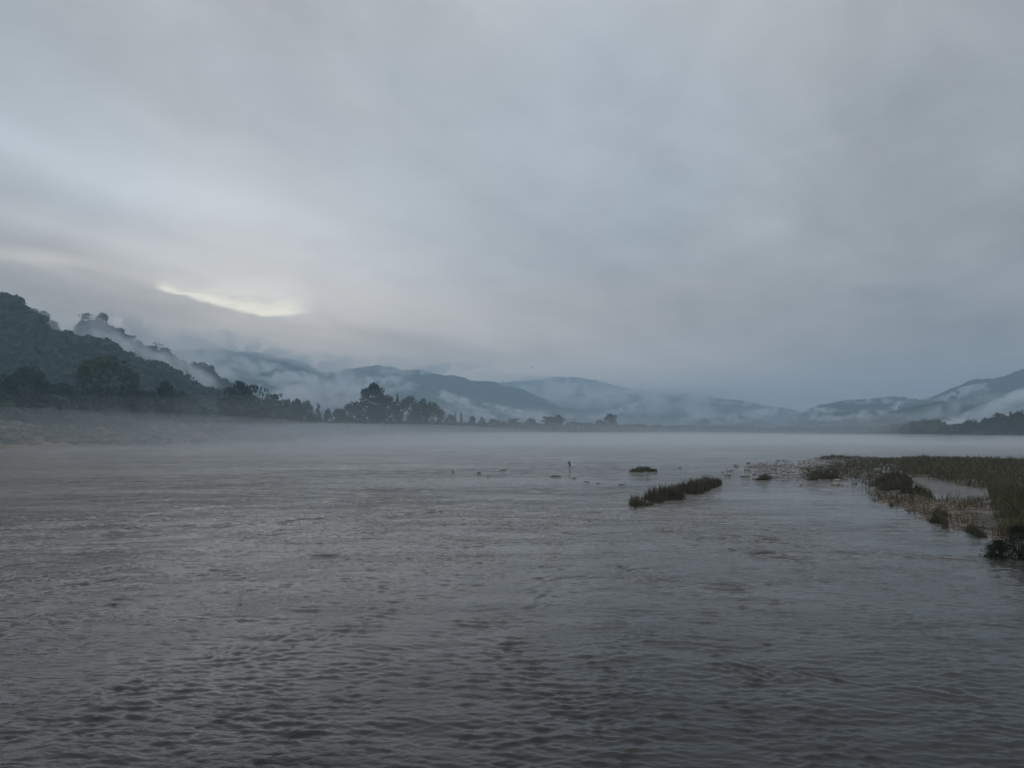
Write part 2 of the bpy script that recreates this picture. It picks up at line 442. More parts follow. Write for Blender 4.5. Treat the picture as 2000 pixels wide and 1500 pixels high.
# current seams: narrow trains of standing ripples where the river runs over shallow ridges
def line_d(x, y, P):
    dm = np.full(x.shape, 1e9)
    for (ax, ay), (bx, by) in zip(P[:-1], P[1:]):
        ex, ey = bx - ax, by - ay
        t_ = np.clip(((x - ax) * ex + (y - ay) * ey) / (ex * ex + ey * ey), 0, 1)
        dm = np.minimum(dm, np.hypot(x - ax - t_ * ex, y - ay - t_ * ey))
    return dm
wob = (fbm(X / 2.2, Y / 2.2, 95, 3) - .5)
sel = (R_ < 80) & (R_ > 10)
for pts_, A0, wl, wd in [([(1270, 1026), (1400, 1058), (1480, 1082), (1600, 1091)], .075, 1.0, 1.3), ([(1470, 1050), (1620, 1075), (1780, 1090), (1990, 1092)], .055, .9, 1.1),
                         ([(1180, 1110), (1300, 1140), (1420, 1146)], .05, .7, .9), ([(0, 1168), (150, 1143), (300, 1124), (440, 1120)], .06, .8, 1.0), ([(0, 1455), (190, 1385), (420, 1300), (640, 1230)], .013, .55, 1.3),
                         ([(280, 1032), (480, 1026), (700, 1008), (860, 1000)], .09, 1.2, 1.7), ([(1000, 1180), (1100, 1130), (1260, 1100)], .04, .7, .9), ([(1560, 1310), (1700, 1335), (1850, 1358)], .03, .38, .5), ([(1380, 1290), (1500, 1320)], .03, .38, .5)]:
    dd = line_d(X[sel], Y[sel], np.array([ground(*p)[:2] for p in pts_])) + wob[sel] * wd * 1.6
    Z[sel] += A0 * np.exp(-(dd / wd) ** 2) * np.cos(2 * np.pi * dd / wl + 6 * wob[sel]) * sstep(.30, .60, fbm(X[sel] / 1.3, Y[sel] / 1.8, 97, 2)) * .8
Z = np.where(fade_l > 0, Z, Z * 0)
me = mesh_np('river', np.stack([X, Y, Z], -1).reshape(-1, 3), grid_faces(len(rad), len(azs), True))
m_, t, b = mat('river_water')
pos = t.node('ShaderNodeNewGeometry').outputs['Position']
px_, py_, pz_ = t.xyz(pos)
dist = t.vm('LENGTH', t.comb(px_, py_, 0.0))
far_w = t.ramp(dist, 22, 80)
p2 = t.comb(px_, t.m('MULTIPLY', py_, 1.0), 0.0)
warp = t.vm('SCALE', t.comb(t.noise(p2, .12, 2), t.noise(t.vm('ADD', p2, (31, 7, 0)), .12, 2), 0.0), scale=5.0)
pw = t.vm('ADD', p2, warp)
ps = t.vm('MULTIPLY', pw, (0.5, 1.0, 1.0))
b1 = t.noise(ps, 6.5, 3, .65, .3)           # fine ripples, everywhere
b2 = t.m('SUBTRACT', 1.0, t.m('MULTIPLY', t.m('ABSOLUTE', t.m('SUBTRACT', t.noise(ps, 1.1, 5, .62, .4), .5)), 3.0))           # half metre waves, far part (the near part has them as geometry)
b3 = t.noise(ps, .33, 3, .55, .3)
pm = t.vm('MULTIPLY', p2, (0.35, 1.0, 1.0))
riffle = t.m('MULTIPLY', t.ramp(t.noise(pm, .055, 4, .6, .4), .34, .60), t.m('ADD', .35, t.m('MULTIPLY', t.ramp(t.noise(t.vm('MULTIPLY', p2, (.5, 1.0, 1.0)), .35, 4, .6, .6), .42, .62), 1.3)))
hgt = t.m('ADD', t.m('MULTIPLY', b1, .015), t.m('MULTIPLY', t.m('MULTIPLY', b2, .155), far_w))
hgt = t.m('ADD', hgt, t.m('MULTIPLY', t.m('MULTIPLY', b3, .13), far_w))
hgt = t.m('MULTIPLY', hgt, t.m('ADD', .40, t.m('MULTIPLY', riffle, 1.1)))
calmness = t.m('MULTIPLY', t.ramp(px_, 14, 30), t.m('MULTIPLY', t.ramp(py_, 34, 44), t.ramp(py_, 92, 74)))
hgt = t.m('MULTIPLY', hgt, t.m('SUBTRACT', 1.0, t.m('MULTIPLY', calmness, .75)))
bn = t.node('ShaderNodeBump'); bn.inputs['Strength'].default_value = 1.0; bn.inputs['Distance'].default_value = 1.0
t.put(bn.inputs['Height'], hgt); t.put(b.inputs['Normal'], bn.outputs[0])
silt = t.mix(t.ramp(t.noise(pm, .03, 3, .5), .35, .65), (.028, .026, .023, 1), (.060, .052, .044, 1))
# brown shallows far out; base colour lightens there, darkens near, imitating sky reflection
shal_lift = t.ramp(t.m('ADD', py_, t.m('MULTIPLY', t.noise(pm, .05, 4, .6), 30.0)), 26, 90)
silt = t.mix(shal_lift, t.vm('SCALE', silt, scale=.35), (.135, .116, .098, 1))
t.put(b.inputs['Base Color'], silt)
b.inputs['IOR'].default_value = 1.33; b.inputs['Roughness'].default_value = 0.07
link('river', me, m_, kind='structure')

# ---------------------------------------------------------------- hills
def hill(name, pts, front, back, step, seed, bump=7.0, bscale=16.0, spur=0.35, mat_=None):
    P = np.array([at(a, b_, c)[:] for a, b_, c in pts])
    seg = np.hypot(*(np.diff(P[:, :2], axis=0).T)); s = np.concatenate([[0], np.cumsum(seg)])
    n = int(s[-1] / step) + 2
    si = np.linspace(0, s[-1], n)
    rx, ry, rz = (np.interp(si, s, P[:, k]) for k in range(3))
    nx, ny = rx / np.hypot(rx, ry), ry / np.hypot(rx, ry)
    so = np.concatenate([-np.arange(int(front / step), 0, -1) * step, np.arange(0, int(back / step) + 1) * step])
    S, I = np.meshgrid(so, np.arange(n), indexing='ij')
    Xh = rx[I] + nx[I] * S; Yh = ry[I] + ny[I] * S
    fr = np.where(S < 0, -S / front, S / back)
    prof = np.where(S < 0, (1 - fr) ** 1.15, 1 - fr ** 1.4)
    u = si[I]
    sp = fbm(u / (front * .33), S / (front * .9) + 7, seed, 4)
    zz = rz[I] * prof
    zz = zz - np.maximum(rz[I], 20) * spur * sp * np.clip(fr * 3.0, 0, 1) * (S < 0) * (1 - fr) * 1.2
    zz = zz + (fbm(Xh / 95, Yh / 140, seed + 5, 4) - .5) * min(34, rz.max() * .09) * (1 - fr)
    zz = zz + bump * (np.abs(fbm(Xh / bscale, Yh / bscale, seed + 9, 3) - .5) * -2.6 + .35)
    zz = zz - 12 * sstep(.85, 1.0, fr)
    V = np.stack([Xh, Yh, zz], -1)
    me_ = mesh_np(name, V.reshape(-1, 3), grid_faces(len(so), n)[:, ::-1])
    o = link(name, me_, mat_ or M_hill, kind='structure')
    return o, V, so
RIDGE_A = [(-1900, 850, 620), (-1400, 700, 680), (-900, 560, 760), (-420, 480, 820), (-250, 500, 830), (-110, 535, 840), (0, 578, 850), (26, 586, 850), (45, 604, 855), (75, 622, 860), (96, 650, 860), (125, 666, 865), (156, 672, 870),
           (208, 672, 880), (234, 688, 885), (244, 701, 890), (268, 704, 895), (294, 711, 900), (325, 722, 905), (351, 735, 910), (390, 757, 920), (442, 775, 930), (520, 800, 940), (620, 832, 950)]
RIDGE_B = [(-1700, 850, 1050), (-1000, 650, 1150), (-300, 530, 1250), (-60, 572, 1260), (30, 600, 1270), (70, 612, 1275), (105, 632, 1280), (125, 652, 1285), (145, 660, 1290), (158, 640, 1290), (170, 628, 1290), (205, 630, 1290),
           (218, 645, 1300), (240, 655, 1300), (268, 672, 1310), (290, 684, 1310), (310, 684, 1320), (340, 700, 1320), (372, 714, 1330), (400, 722, 1340), (425, 734, 1340), (445, 752, 1350), (480, 775, 1360), (560, 810, 1380), (640, 835, 1400)]
oA, VA, sA = hill('hill', RIDGE_A, 380, 300, 9, 101, bump=3)
oB, VB, sB = hill('hill', RIDGE_B, 420, 400, 10, 111, bump=3)
hill('hill', [(120, 700, 3300), (260, 694, 3300), (380, 684, 3300), (430, 682, 3300), (470, 687, 3300), (520, 692, 3300), (560, 702, 3300), (600, 714, 3350), (640, 726, 3400), (700, 745, 3500), (800, 790, 3500), (880, 830, 3500)], 900, 900, 11, 121)
hill('hill', [(480, 760, 4000), (560, 742, 4000), (640, 730, 4000), (690, 719, 4000), (740, 716, 4000), (800, 722, 4000), (850, 728, 4000), (900, 737, 4000), (940, 745, 4000), (965, 748, 4000), (985, 754, 4000), (1018, 758, 4000),
              (1048, 775, 4000), (1075, 787, 4000), (1100, 795, 4000), (1130, 804, 4000), (1165, 814, 4000), (1230, 830, 4000), (1320, 850, 4000)], 1300, 1200, 13, 131, bump=9)
hill('hill', [(820, 790, 6700), (900, 760, 6700), (980, 745, 6700), (1040, 743, 6700), (1090, 736, 6700), (1125, 735, 6700), (1160, 743, 6700), (1210, 754, 6700), (1300, 775, 6700), (1400, 800, 6700), (1500, 830, 6700)], 1700, 1300, 24, 141, bump=12, bscale=24)
hill('hill', [(1060, 835, 5000), (1120, 805, 5000), (1155, 787, 5000), (1185, 772, 5000), (1230, 769, 5000), (1280, 771, 5000), (1330, 768, 5000), (1370, 773, 5000), (1420, 779, 5000), (1480, 790, 5000), (1540, 800, 5000), (1620, 815, 5000), (1720, 840, 5000)], 1400, 1200, 16, 151, bump=10)
hill('hill', [(1290, 850, 2900), (1340, 831, 2900), (1370, 819, 2900), (1400, 815, 2900), (1440, 814, 2900), (1480, 818, 2900), (1510, 827, 2900), (1560, 836, 2900), (1640, 850, 2900)], 600, 600, 10, 161)
hill('hill', [(1500, 838, 3300), (1560, 812, 3300), (1590, 797, 3300), (1640, 783, 3300), (1700, 779, 3250), (1760, 776, 3200), (1800, 779, 3150), (1830, 772, 3100), (1860, 759, 3100), (1890, 749, 3100), (1930, 739, 3100), (1965, 733, 3100), (2000, 722, 3100), (2100, 694, 3000), (2300, 670, 3000), (2600, 700, 2900), (3100, 720, 2700), (3700, 790, 2400), (4400, 850, 2100)],
     1000, 1000, 12, 171, bump=9)
hill('hill', [(1440, 850, 2300), (1530, 836, 2300), (1600, 822, 2300), (1660, 815, 2300), (1720, 803, 2250), (1770, 797, 2250), (1815, 791, 2200), (1840, 786, 2200), (1865, 795, 2200), (1900, 791, 2200), (1940, 781, 2200), (1980, 774, 2150), (2060, 760, 2100), (2250, 740, 2050), (2500, 760, 2000), (3000, 790, 1850), (3700, 850, 1600)],
     700, 700, 10, 181, bump=9)
oG, VG, sG = hill('hill', [(1835, 862, 690), (1862, 848, 690), (1900, 838, 690), (1950, 827, 690), (2000, 822, 690), (2120, 803, 680), (2300, 773, 670), (2600, 763, 650), (3000, 790, 600), (3500, 850, 560)], 90, 160, 6, 191, bump=2)

# ---------------------------------------------------------------- foliage builders
def cards(C, size, g, flat=0.0):
    """random leaf-clump quads at the centres C"""
    n = len(C)
    a = g.normal(size=(n, 3)); a[:, 2] *= (1 - flat); a /= np.linalg.norm(a, axis=1)[:, None]
    b_ = g.normal(size=(n, 3)); b_ -= (a * b_).sum(1)[:, None] * a; b_ /= np.linalg.norm(b_, axis=1)[:, None]
    s = (size * g.uniform(.55, 1.35, n))[:, None]
    w = s * g.uniform(.5, 1.0, n)[:, None]
    V = np.stack([C - a * s, C - b_ * w * .8 + a * s * .1, C + a * s, C + b_ * w], 1)
    return V.reshape(-1, 3), np.arange(4 * n).reshape(-1, 4)
def crown_mesh(name, kind, seed, ncl=46, per=46):
    """crown in a box of radius 1 (xy) and height 0..1 above the trunk's fork"""
    g = np.random.default_rng(seed)
    L = []
    for k in range(ncl):
        a = g.uniform(0, 2 * math.pi)
        if kind == 'broad':
            z = g.uniform(.05, 1); r_ = math.sqrt(max(0, 1 - (abs(z - .42) / .60) ** 2.2)) * g.uniform(.45, 1) ** .6; s = g.uniform(.16, .30)
        elif kind == 'dome':
            z = g.uniform(.0, 1) ; r_ = math.sqrt(max(0, 1 - z ** 1.8)) * g.uniform(.3, 1) ** .5 * (.75 + .25 * math.sin(z * 9 + a)); s = g.uniform(.14, .26)
        elif kind == 'tall':
            z = g.uniform(.0, 1); r_ = (.55 + .45 * math.sin(z * 3.1)) * math.sqrt(max(0.02, 1 - z ** 4)) * g.uniform(.3, 1) ** .5 * (.6 + .4 * vnoise(z * 5, a, seed)); s = g.uniform(.12, .24)
        elif kind == 'umbrella':
            tier = g.choice([.35, .62, .93], p=[.25, .3, .45]); z = tier + g.normal() * .06; r_ = g.uniform(.1, 1) * (1 if tier > .9 else .8); z -= .10 * r_ * r_; s = g.uniform(.12, .22)
        elif kind == 'cone':
            z = g.uniform(0, 1) ** 1.4; r_ = (1 - z) * g.uniform(.3, 1) + .05; s = .10 + .18 * (1 - z)
        elif kind == 'open':
            z = g.uniform(.1, 1); r_ = math.sqrt(max(0, 1 - (abs(z - .55) / .5) ** 2)) * g.uniform(.65, 1); s = g.uniform(.10, .18)
        c = np.array([r_ * math.cos(a), r_ * math.sin(a), z])
        P = g.normal(size=(per, 3)); P /= np.linalg.norm(P, axis=1)[:, None]
        P *= (g.uniform(.35, 1.0, per) ** .5)[:, None] * s * np.array([1.15, 1.15, .62])
        L.append(c + P)
    C = np.concatenate(L)
    V, Fc = cards(C, .052 if kind != 'open' else .045, g)
    return mesh_np(name, V, Fc, False)
def palm_crown(name, seed):
    g = np.random.default_rng(seed); V = []; Fq = []
    for k in range(22):
        a = g.uniform(0, 2 * math.pi); up = g.uniform(-.1, .9); n = 7; prev = None
        for i in range(n):
            t_ = i / (n - 1); rr = t_; z = .45 + up * .55 * t_ * 1.6 - .75 * t_ * t_
            c = np.array([rr * math.cos(a), rr * math.sin(a), z]); side = np.array([-math.sin(a), math.cos(a), -.35]) * (.16 * math.sin(math.pi * min(.97, t_ * .9 + .08)))
            V += [c - side, c + np.array([0, 0, .03]), c + side * np.array([1, 1, -1])]
            if i:
                q = len(V) - 6
                Fq += [(q, q + 1, q + 4, q + 3), (q + 1, q + 2, q + 5, q + 4)]
    return mesh_np(name, np.array(V), np.array(Fq), False)
def tube(V, Fq, p0, p1, r0, r1, n=6):
    p0, p1 = Vector(p0), Vector(p1); d_ = (p1 - p0).normalized()
    u_ = d_.orthogonal().normalized(); w_ = d_.cross(u_); q = len(V)
    for p, r_ in ((p0, r0), (p1, r1)):
        for i in range(n):
            a = 2 * math.pi * i / n; V.append((p + (u_ * math.cos(a) + w_ * math.sin(a)) * r_)[:])
    for i in range(n): Fq.append((q + i, q + (i + 1) % n, q + n + (i + 1) % n, q + n + i))
def trunk_mesh(name, seed, fork=.5):
    """trunk of a unit tree: height 0..1 to the crown's middle, limbs reaching into it"""
    g = random.Random(seed); V = []; Fq = []
    bx, by = g.uniform(-.02, .02), g.uniform(-.02, .02)
    tube(V, Fq, (0, 0, -.05), (bx, by, fork * .5), .034, .026, 8)
    tube(V, Fq, (bx, by, fork * .5), (bx * 2, by * 2, fork), .026, .020, 8)
    tube(V, Fq, (bx * 2, by * 2, fork), (bx * 2.5, by * 2.5, .9), .018, .004, 6)
    for k in range(7):
        a = k * 2.4 + g.uniform(-.4, .4); z0 = fork * g.uniform(.75, 1.15); l = g.uniform(.16, .30)
        mid = (bx * 2 + math.cos(a) * l * .6, by * 2 + math.sin(a) * l * .6, z0 + l * .5)
        tube(V, Fq, (bx * 2, by * 2, z0), mid, .011, .007, 5)
        tube(V, Fq, mid, (mid[0] + math.cos(a) * l * .5, mid[1] + math.sin(a) * l * .5, mid[2] + l * .45), .007, .002, 5)
    return mesh_np(name, np.array(V), np.array(Fq), True)
CR = {k: [crown_mesh('crown', k, 50 + i * 10 + j, n, p) for j in range(3)] for i, (k, n, p) in enumerate(
    [('broad', 52, 60), ('dome', 50, 60), ('tall', 54, 60), ('umbrella', 44, 44), ('cone', 34, 36), ('open', 24, 34)])}
CR['palm'] = [palm_crown('crown', 400 + j) for j in range(2)]
TR = [trunk_mesh('trunk', j, f) for j, f in enumerate((.34, .42, .5, .62))]
for k, L in CR.items():
    for m2 in L: m2.materials.append(M_leaf if k in ('broad', 'palm', 'umbrella') else M_leaf2)
for m2 in TR: m2.materials.append(M_bark)
FORKS = dict(broad=(.18, 0), dome=(.15, 0), tall=(.20, 0), umbrella=(.45, 2), cone=(.1, 0), open=(.45, 2), palm=(.62, 3))
def tree(x, y, z, height, width, kind, label, group, cat='tree', seed=0):
    g = random.Random(seed)
    o = link('palm_tree' if kind == 'palm' else 'broadleaf_tree' if kind != 'cone' else 'conical_tree', None, loc=(x, y, z - .3), label=label, cat=cat, group=group)
    o.rotation_euler = (0, 0, g.uniform(0, 6.28))
    f0, ti = FORKS[kind]
    tk = link('trunk', TR[ti], parent=o); tw = min(1.0, width / height * 1.3); tk.scale = (height * max(.55, tw), height * max(.55, tw), height * .92)
    c = link('crown', g.choice(CR[kind]), parent=o, loc=(0, 0, height * f0)); c.scale = (width / 2, width / 2, height * (1 - f0) * .985)
    return o
ORD = ['first', 'second', 'third', 'fourth', 'fifth', 'sixth', 'seventh', 'eighth', 'ninth', 'tenth', 'eleventh', 'twelfth', 'thirteenth', 'fourteenth', 'fifteenth',
       'sixteenth', 'seventeenth', 'eighteenth', 'nineteenth', 'twentieth']
LOOK = dict(broad='broad dark green', dome='round-topped dark', tall='tall lumpy-crowned', umbrella='flat-topped layered', cone='narrow pointed', open='thin open-crowned', palm='palm-like')
def tree_row(rows, where, group, back=70):
    for i, r_ in enumerate(rows):
        px, top, wpx, kind = r_[:4]
        D = float(shore(px)) + back + (r_[5] if len(r_) > 5 else random.Random(i + int(px)).uniform(-14, 22))
        p = at(px, top, D); z0 = th(p.x, p.y)
        lab = r_[4] if len(r_) > 4 and r_[4] else '%s tree, %s from left %s' % (LOOK[kind], ORD[i], where)
        tree(p.x, p.y, z0, max(4, p.z - z0), wpx / F * D, kind, lab, group, seed=int(px * 7 + top))
tree_row([(-40, 722, 90, 'broad'), (18, 738, 66, 'dome'), (58, 722, 72, 'broad'), (92, 748, 52, 'dome'), (122, 752, 46, 'broad'), (150, 762, 40, 'open'),
          (206, 704, 112, 'broad', 'biggest dark broad tree on the left bank in front of the mountain'), (252, 748, 50, 'dome'), (276, 764, 38, 'broad'), (300, 752, 38, 'palm', 'palm-like tree with drooping fronds right of the biggest left tree'),
          (322, 746, 44, 'tall'), (352, 766, 46, 'broad'), (380, 778, 30, 'dome')], 'in the near dark row on the left bank', 'dark trees on the near left bank')
tree_row([(470, 749, 104, 'dome', 'wide round dome-shaped tree beside the small tufted tree on the left bank'), (514, 753, 22, 'open', 'slim tree with a small tufted crown right of the round dome tree'),
          (536, 769, 36, 'umbrella'), (560, 783, 36, 'broad'), (580, 780, 34, 'tall'), (600, 786, 30, 'broad'), (622, 787, 26, 'cone'), (640, 800, 26, 'dome')],
         'right of the mountain foot', 'trees on the bank right of the mountain foot')
tree_row([(664, 797, 40, 'dome'), (690, 788, 36, 'broad'), (728, 751, 68, 'tall', 'tallest tree of the middle clump with a high lumpy crown'), (758, 775, 40, 'broad'), (776, 769, 20, 'cone'), (798, 779, 40, 'broad'),
          (824, 783, 48, 'dome'), (846, 788, 38, 'broad'), (861, 793, 24, 'palm', 'palm-like tree leaning out at the right end of the middle clump')],
         'in the middle clump', 'trees of the middle clump')
tree_row([(880, 812, 22, 'broad'), (889, 805, 11, 'cone'), (901, 803, 11, 'cone'), (922, 814, 28, 'dome'), (942, 815, 20, 'tall'), (965, 820, 26, 'broad'), (985, 822, 20, 'dome'), (1004, 817, 26, 'umbrella'), (1035, 819, 26, 'broad'),
          (1070, 814, 40, 'umbrella'), (1090, 811, 30, 'tall'), (1122, 824, 28, 'umbrella'), (1148, 826, 26, 'broad'), (1191, 810, 44, 'dome', 'round dark tree standing alone highest in the distant misty line'), (1172, 822, 22, 'broad'), (1214, 832, 22, 'broad')],
         'in the misty line right of centre clump', 'small distant trees in the mist')
tree_row([(1245, 829, 26, 'dome'), (1262, 836, 24, 'broad'), (1288, 832, 24, 'umbrella'), (1312, 838, 26, 'broad'), (1366, 834, 26, 'dome'), (1385, 839, 26, 'broad'), (1420, 842, 26, 'dome'), (1462, 843, 22, 'broad'), (1520, 845, 22, 'broad'), (1600, 845, 24, 'broad'),
          (1661, 838, 22, 'dome', 'small rounded tree in pale mist left of the pointed one'), (1690, 846, 26, 'broad'), (1745, 842, 16, 'tall', 'small upright tree in the mist left of the dark right headland'), (1775, 848, 26, 'broad'), (1808, 850, 26, 'broad')],
         'in the faint row along the far shore', 'faint trees on the far shore')
# trees that stand out along the ridges and on the right headland
def ridge_tree(px, top, wpx, D, base_py, kind, label, group):
    p = at(px, top, D); b_ = at(px, base_py, D)
    tree(p.x, p.y, b_.z, p.z - b_.z, wpx / F * D, kind, label, group, seed=int(px * 3 + top))
g_ = 'trees standing out on the left ridge'
for a in [(4, 572, 20, 852, 600, 'broad', 'first crown at the frame edge on the top of the left ridge'), (20, 577, 18, 852, 604, 'broad', 'bushy tree at the left ridge top, right of the edge crown'),
          (40, 590, 22, 1272, 610, 'umbrella', 'hazy flat tree behind the shoulder of the left ridge top'), (64, 603, 20, 1275, 622, 'broad', 'hazy tree above the left shoulder of the ridge'), (86, 608, 20, 1280, 632, 'broad', 'hazy tree before the drop of the left ridge'),
          (168, 613, 24, 1290, 645, 'umbrella', 'left tree of the misty crest group on the second ridge'), (184, 618, 20, 1290, 642, 'open', 'middle tree of the misty crest group on the second ridge'), (200, 613, 24, 1290, 645, 'broad', 'right tallest tree of the misty crest group'),
          (232, 641, 22, 1300, 664, 'broad', 'tree just below the misty crest group'), (256, 655, 20, 1308, 676, 'umbrella', 'tree on the second ridge above the mist'), (308, 668, 24, 1318, 694, 'open', 'bare-looking open tree on the misty second ridge'),
          (322, 679, 20, 1320, 700, 'broad', 'tree right below the open tree on the ridge'), (396, 709, 26, 1338, 730, 'broad', 'left tree of the small crest above the round bank tree'), (412, 714, 24, 1340, 738, 'dome', 'right tree of the small crest above the round bank tree'),
          (205, 664, 24, 882, 690, 'broad', 'tree at the corner of the front spur'), (232, 679, 18, 886, 704, 'broad', 'tree below the corner of the front spur'), (322, 714, 20, 906, 738, 'dome', 'crown halfway down the front spur'), (383, 741, 16, 920, 766, 'cone', 'pointed tree low on the front spur')]:
    ridge_tree(*a, g_)
g_ = 'trees on the dark right headland'
for a in [(1846, 834, 26, 655, 862, 'broad', 'leftmost low crown of the dark right headland'), (1870, 828, 34, 655, 862, 'umbrella', 'flat crown at the left end of the right headland'), (1898, 822, 36, 655, 862, 'broad', 'bushy crown left of the headland rise'),
          (1926, 815, 38, 650, 860, 'dome', 'rounded crown on the rise of the right headland'), (1952, 810, 34, 645, 858, 'broad', 'broad crown before the headland peak tree'), (1974, 801, 22, 640, 857, 'cone', 'pointed tree standing highest on the right headland'), (1994, 806, 34, 638, 857, 'broad', 'rightmost crown of the headland at the frame edge'),
          (2030, 800, 50, 638, 855, 'broad', 'crown of the headland beyond the frame edge')]:
    ridge_tree(*a, g_)

# ---------------------------------------------------------------- masses of forest: low-poly crowns joined into one canopy each
def lumpy(seed):
    g = np.random.default_rng(seed); V = []; Fq = []; q = 0
    for k in range(4):
        c = np.array([g.normal() * .38, g.normal() * .38, .55 + g.uniform(-.12, .3)]); s = g.uniform(.42, .68)
        v = ICO0[0] * (1 + g.normal(size=(len(ICO0[0]), 1)) * .16) * s * np.array([1, 1, .72]) + c
        V.append(v); Fq.append(ICO0[1] + q); q += len(v)
    n = 46; P = g.normal(size=(n, 3)); P /= np.linalg.norm(P, axis=1)[:, None]; P[:, 2] = np.abs(P[:, 2])
    cv, cf = cards(P * np.array([.85, .85, .62]) * g.uniform(.8, 1.08, (n, 1)) + np.array([0, 0, .5]), .17, g)
    return np.concatenate(V), np.concatenate(Fq), cv, cf
LUMPS = [lumpy(900 + k) for k in range(8)]
def canopy(name, P, radius, height, m_, label, seed=0):
    g = np.random.default_rng(seed); Vs = []; Ts = []; Qs = []; q = 0
    for i in range(len(P)):
        v, f, cv, cf = LUMPS[g.integers(8)]
        a = g.uniform(0, 6.28); c, s = math.cos(a), math.sin(a)
        M = np.array([[c, -s, 0], [s, c, 0], [0, 0, 1]]) @ np.diag([radius[i], radius[i], height[i]])
        for arr in (v, cv): Vs.append(arr @ M.T + P[i])
        Ts.append(f + q); q += len(v); Qs.append(cf + q); q += len(cv)
    me_ = mesh_np(name, np.concatenate(Vs), [np.concatenate(Ts), np.concatenate(Qs)], False)
    return link(name, me_, m_, kind='stuff', label=label)
def on_hill(V, so, n, g, smin=-1e9, smax=40):
    """random points on the hill's grid between two offsets from the ridge"""
    rows = np.where((so >= smin) & (so <= smax))[0]
    i = g.uniform(rows[0], rows[-1] - 1e-3, n); j = g.uniform(0, V.shape[1] - 1.001, n)
    i0 = i.astype(int); j0 = j.astype(int); fi = (i - i0)[:, None]; fj = (j - j0)[:, None]
    return (V[i0, j0] * (1 - fj) + V[i0, j0 + 1] * fj) * (1 - fi) + (V[i0 + 1, j0] * (1 - fj) + V[i0 + 1, j0 + 1] * fj) * fi
def keep_view(P, lo=-260, hi=2260):
    px = 1000 + F * P[:, 0] / np.maximum(P[:, 1], 1); return P[(px > lo) & (px < hi)]
P = keep_view(on_hill(VA, sA, 9500, rng, -380, 30))
r_ = rng.uniform(0, 1, len(P)) ** 1.6 * 6.5 + 3.4; canopy('forest', P - np.array([0, 0, 5]), r_, r_ * rng.uniform(.9, 1.5, len(P)), M_forest, 'dense dark forest covering the near left mountain spur', 1)
P = keep_view(on_hill(VB, sB, 5200, rng, -300, 30))
r_ = rng.uniform(5, 9, len(P)); canopy('forest', P - np.array([0, 0, 6]), r_, r_ * rng.uniform(.9, 1.5, len(P)), M_forest, 'hazy forest on the second ridge behind the left spur', 2)
P = keep_view(on_hill(VG, sG, 2000, rng, -90, 90), 1842, 2400)
r_ = rng.uniform(3.5, 6.5, len(P)); canopy('forest', P - np.array([0, 0, 2.4]), r_, r_ * rng.uniform(.9, 1.5, len(P)), M_forest, 'dark forest of the right headland', 3)
# thicket along the bank
pxs = np.concatenate([rng.uniform(-500, 420, 330), rng.uniform(420, 900, 300), rng.uniform(870, 1350, 620), rng.uniform(1350, 1830, 620)])
D = shore(pxs) + rng.uniform(52, 130, len(pxs))
xs = (pxs - 1000) / F * D; zs = terrain(xs, D)
hh = np.interp(pxs, [-500, 380, 420, 640, 700, 860, 900, 1300, 1900], [13, 11, 9, 7, 9, 9, 10, 15, 13]) * rng.uniform(.6, 1.25, len(pxs))
canopy('thicket', np.stack([xs, D, zs - 1.5], -1), hh * rng.uniform(.7, 1.1, len(pxs)), hh, M_leaf2, 'dark low thicket along the top of the far bank', 4)
# dry scrub on the bank slope
pxs = rng.uniform(-350, 1050, 800); D = shore(pxs) + rng.uniform(14, 60, len(pxs)); xs = (pxs - 1000) / F * D; zs = terrain(xs, D)
hh = rng.uniform(0, 1, len(pxs)) ** 2 * 3.0 + .9
M_dry = noisy('dry_scrub', (.10, .085, .045), (.20, .15, .085), 0.05, 1.0, spec=.1, c3=(.05, .07, .03))
canopy('scrub', np.stack([xs, D, zs - .4], -1), hh * 1.3, hh, M_dry, 'dry brownish scrub on the misty bank slope', 5)

# ---------------------------------------------------------------- gravel bar with its grass
gx = np.concatenate([np.arange(16, 70, .45), np.arange(70, 250, 1.0)]); gy = np.concatenate([np.arange(30, 90, .45), np.arange(90, 235, 1.0)])
X, Y = np.meshgrid(gx, gy); Z = bar_h(X, Y)
me = mesh_np('gravel_bar', np.stack([X, Y, Z], -1).reshape(-1, 3), grid_faces(len(gy), len(gx)))
link('gravel_bar', me, M_gravel, kind='structure')

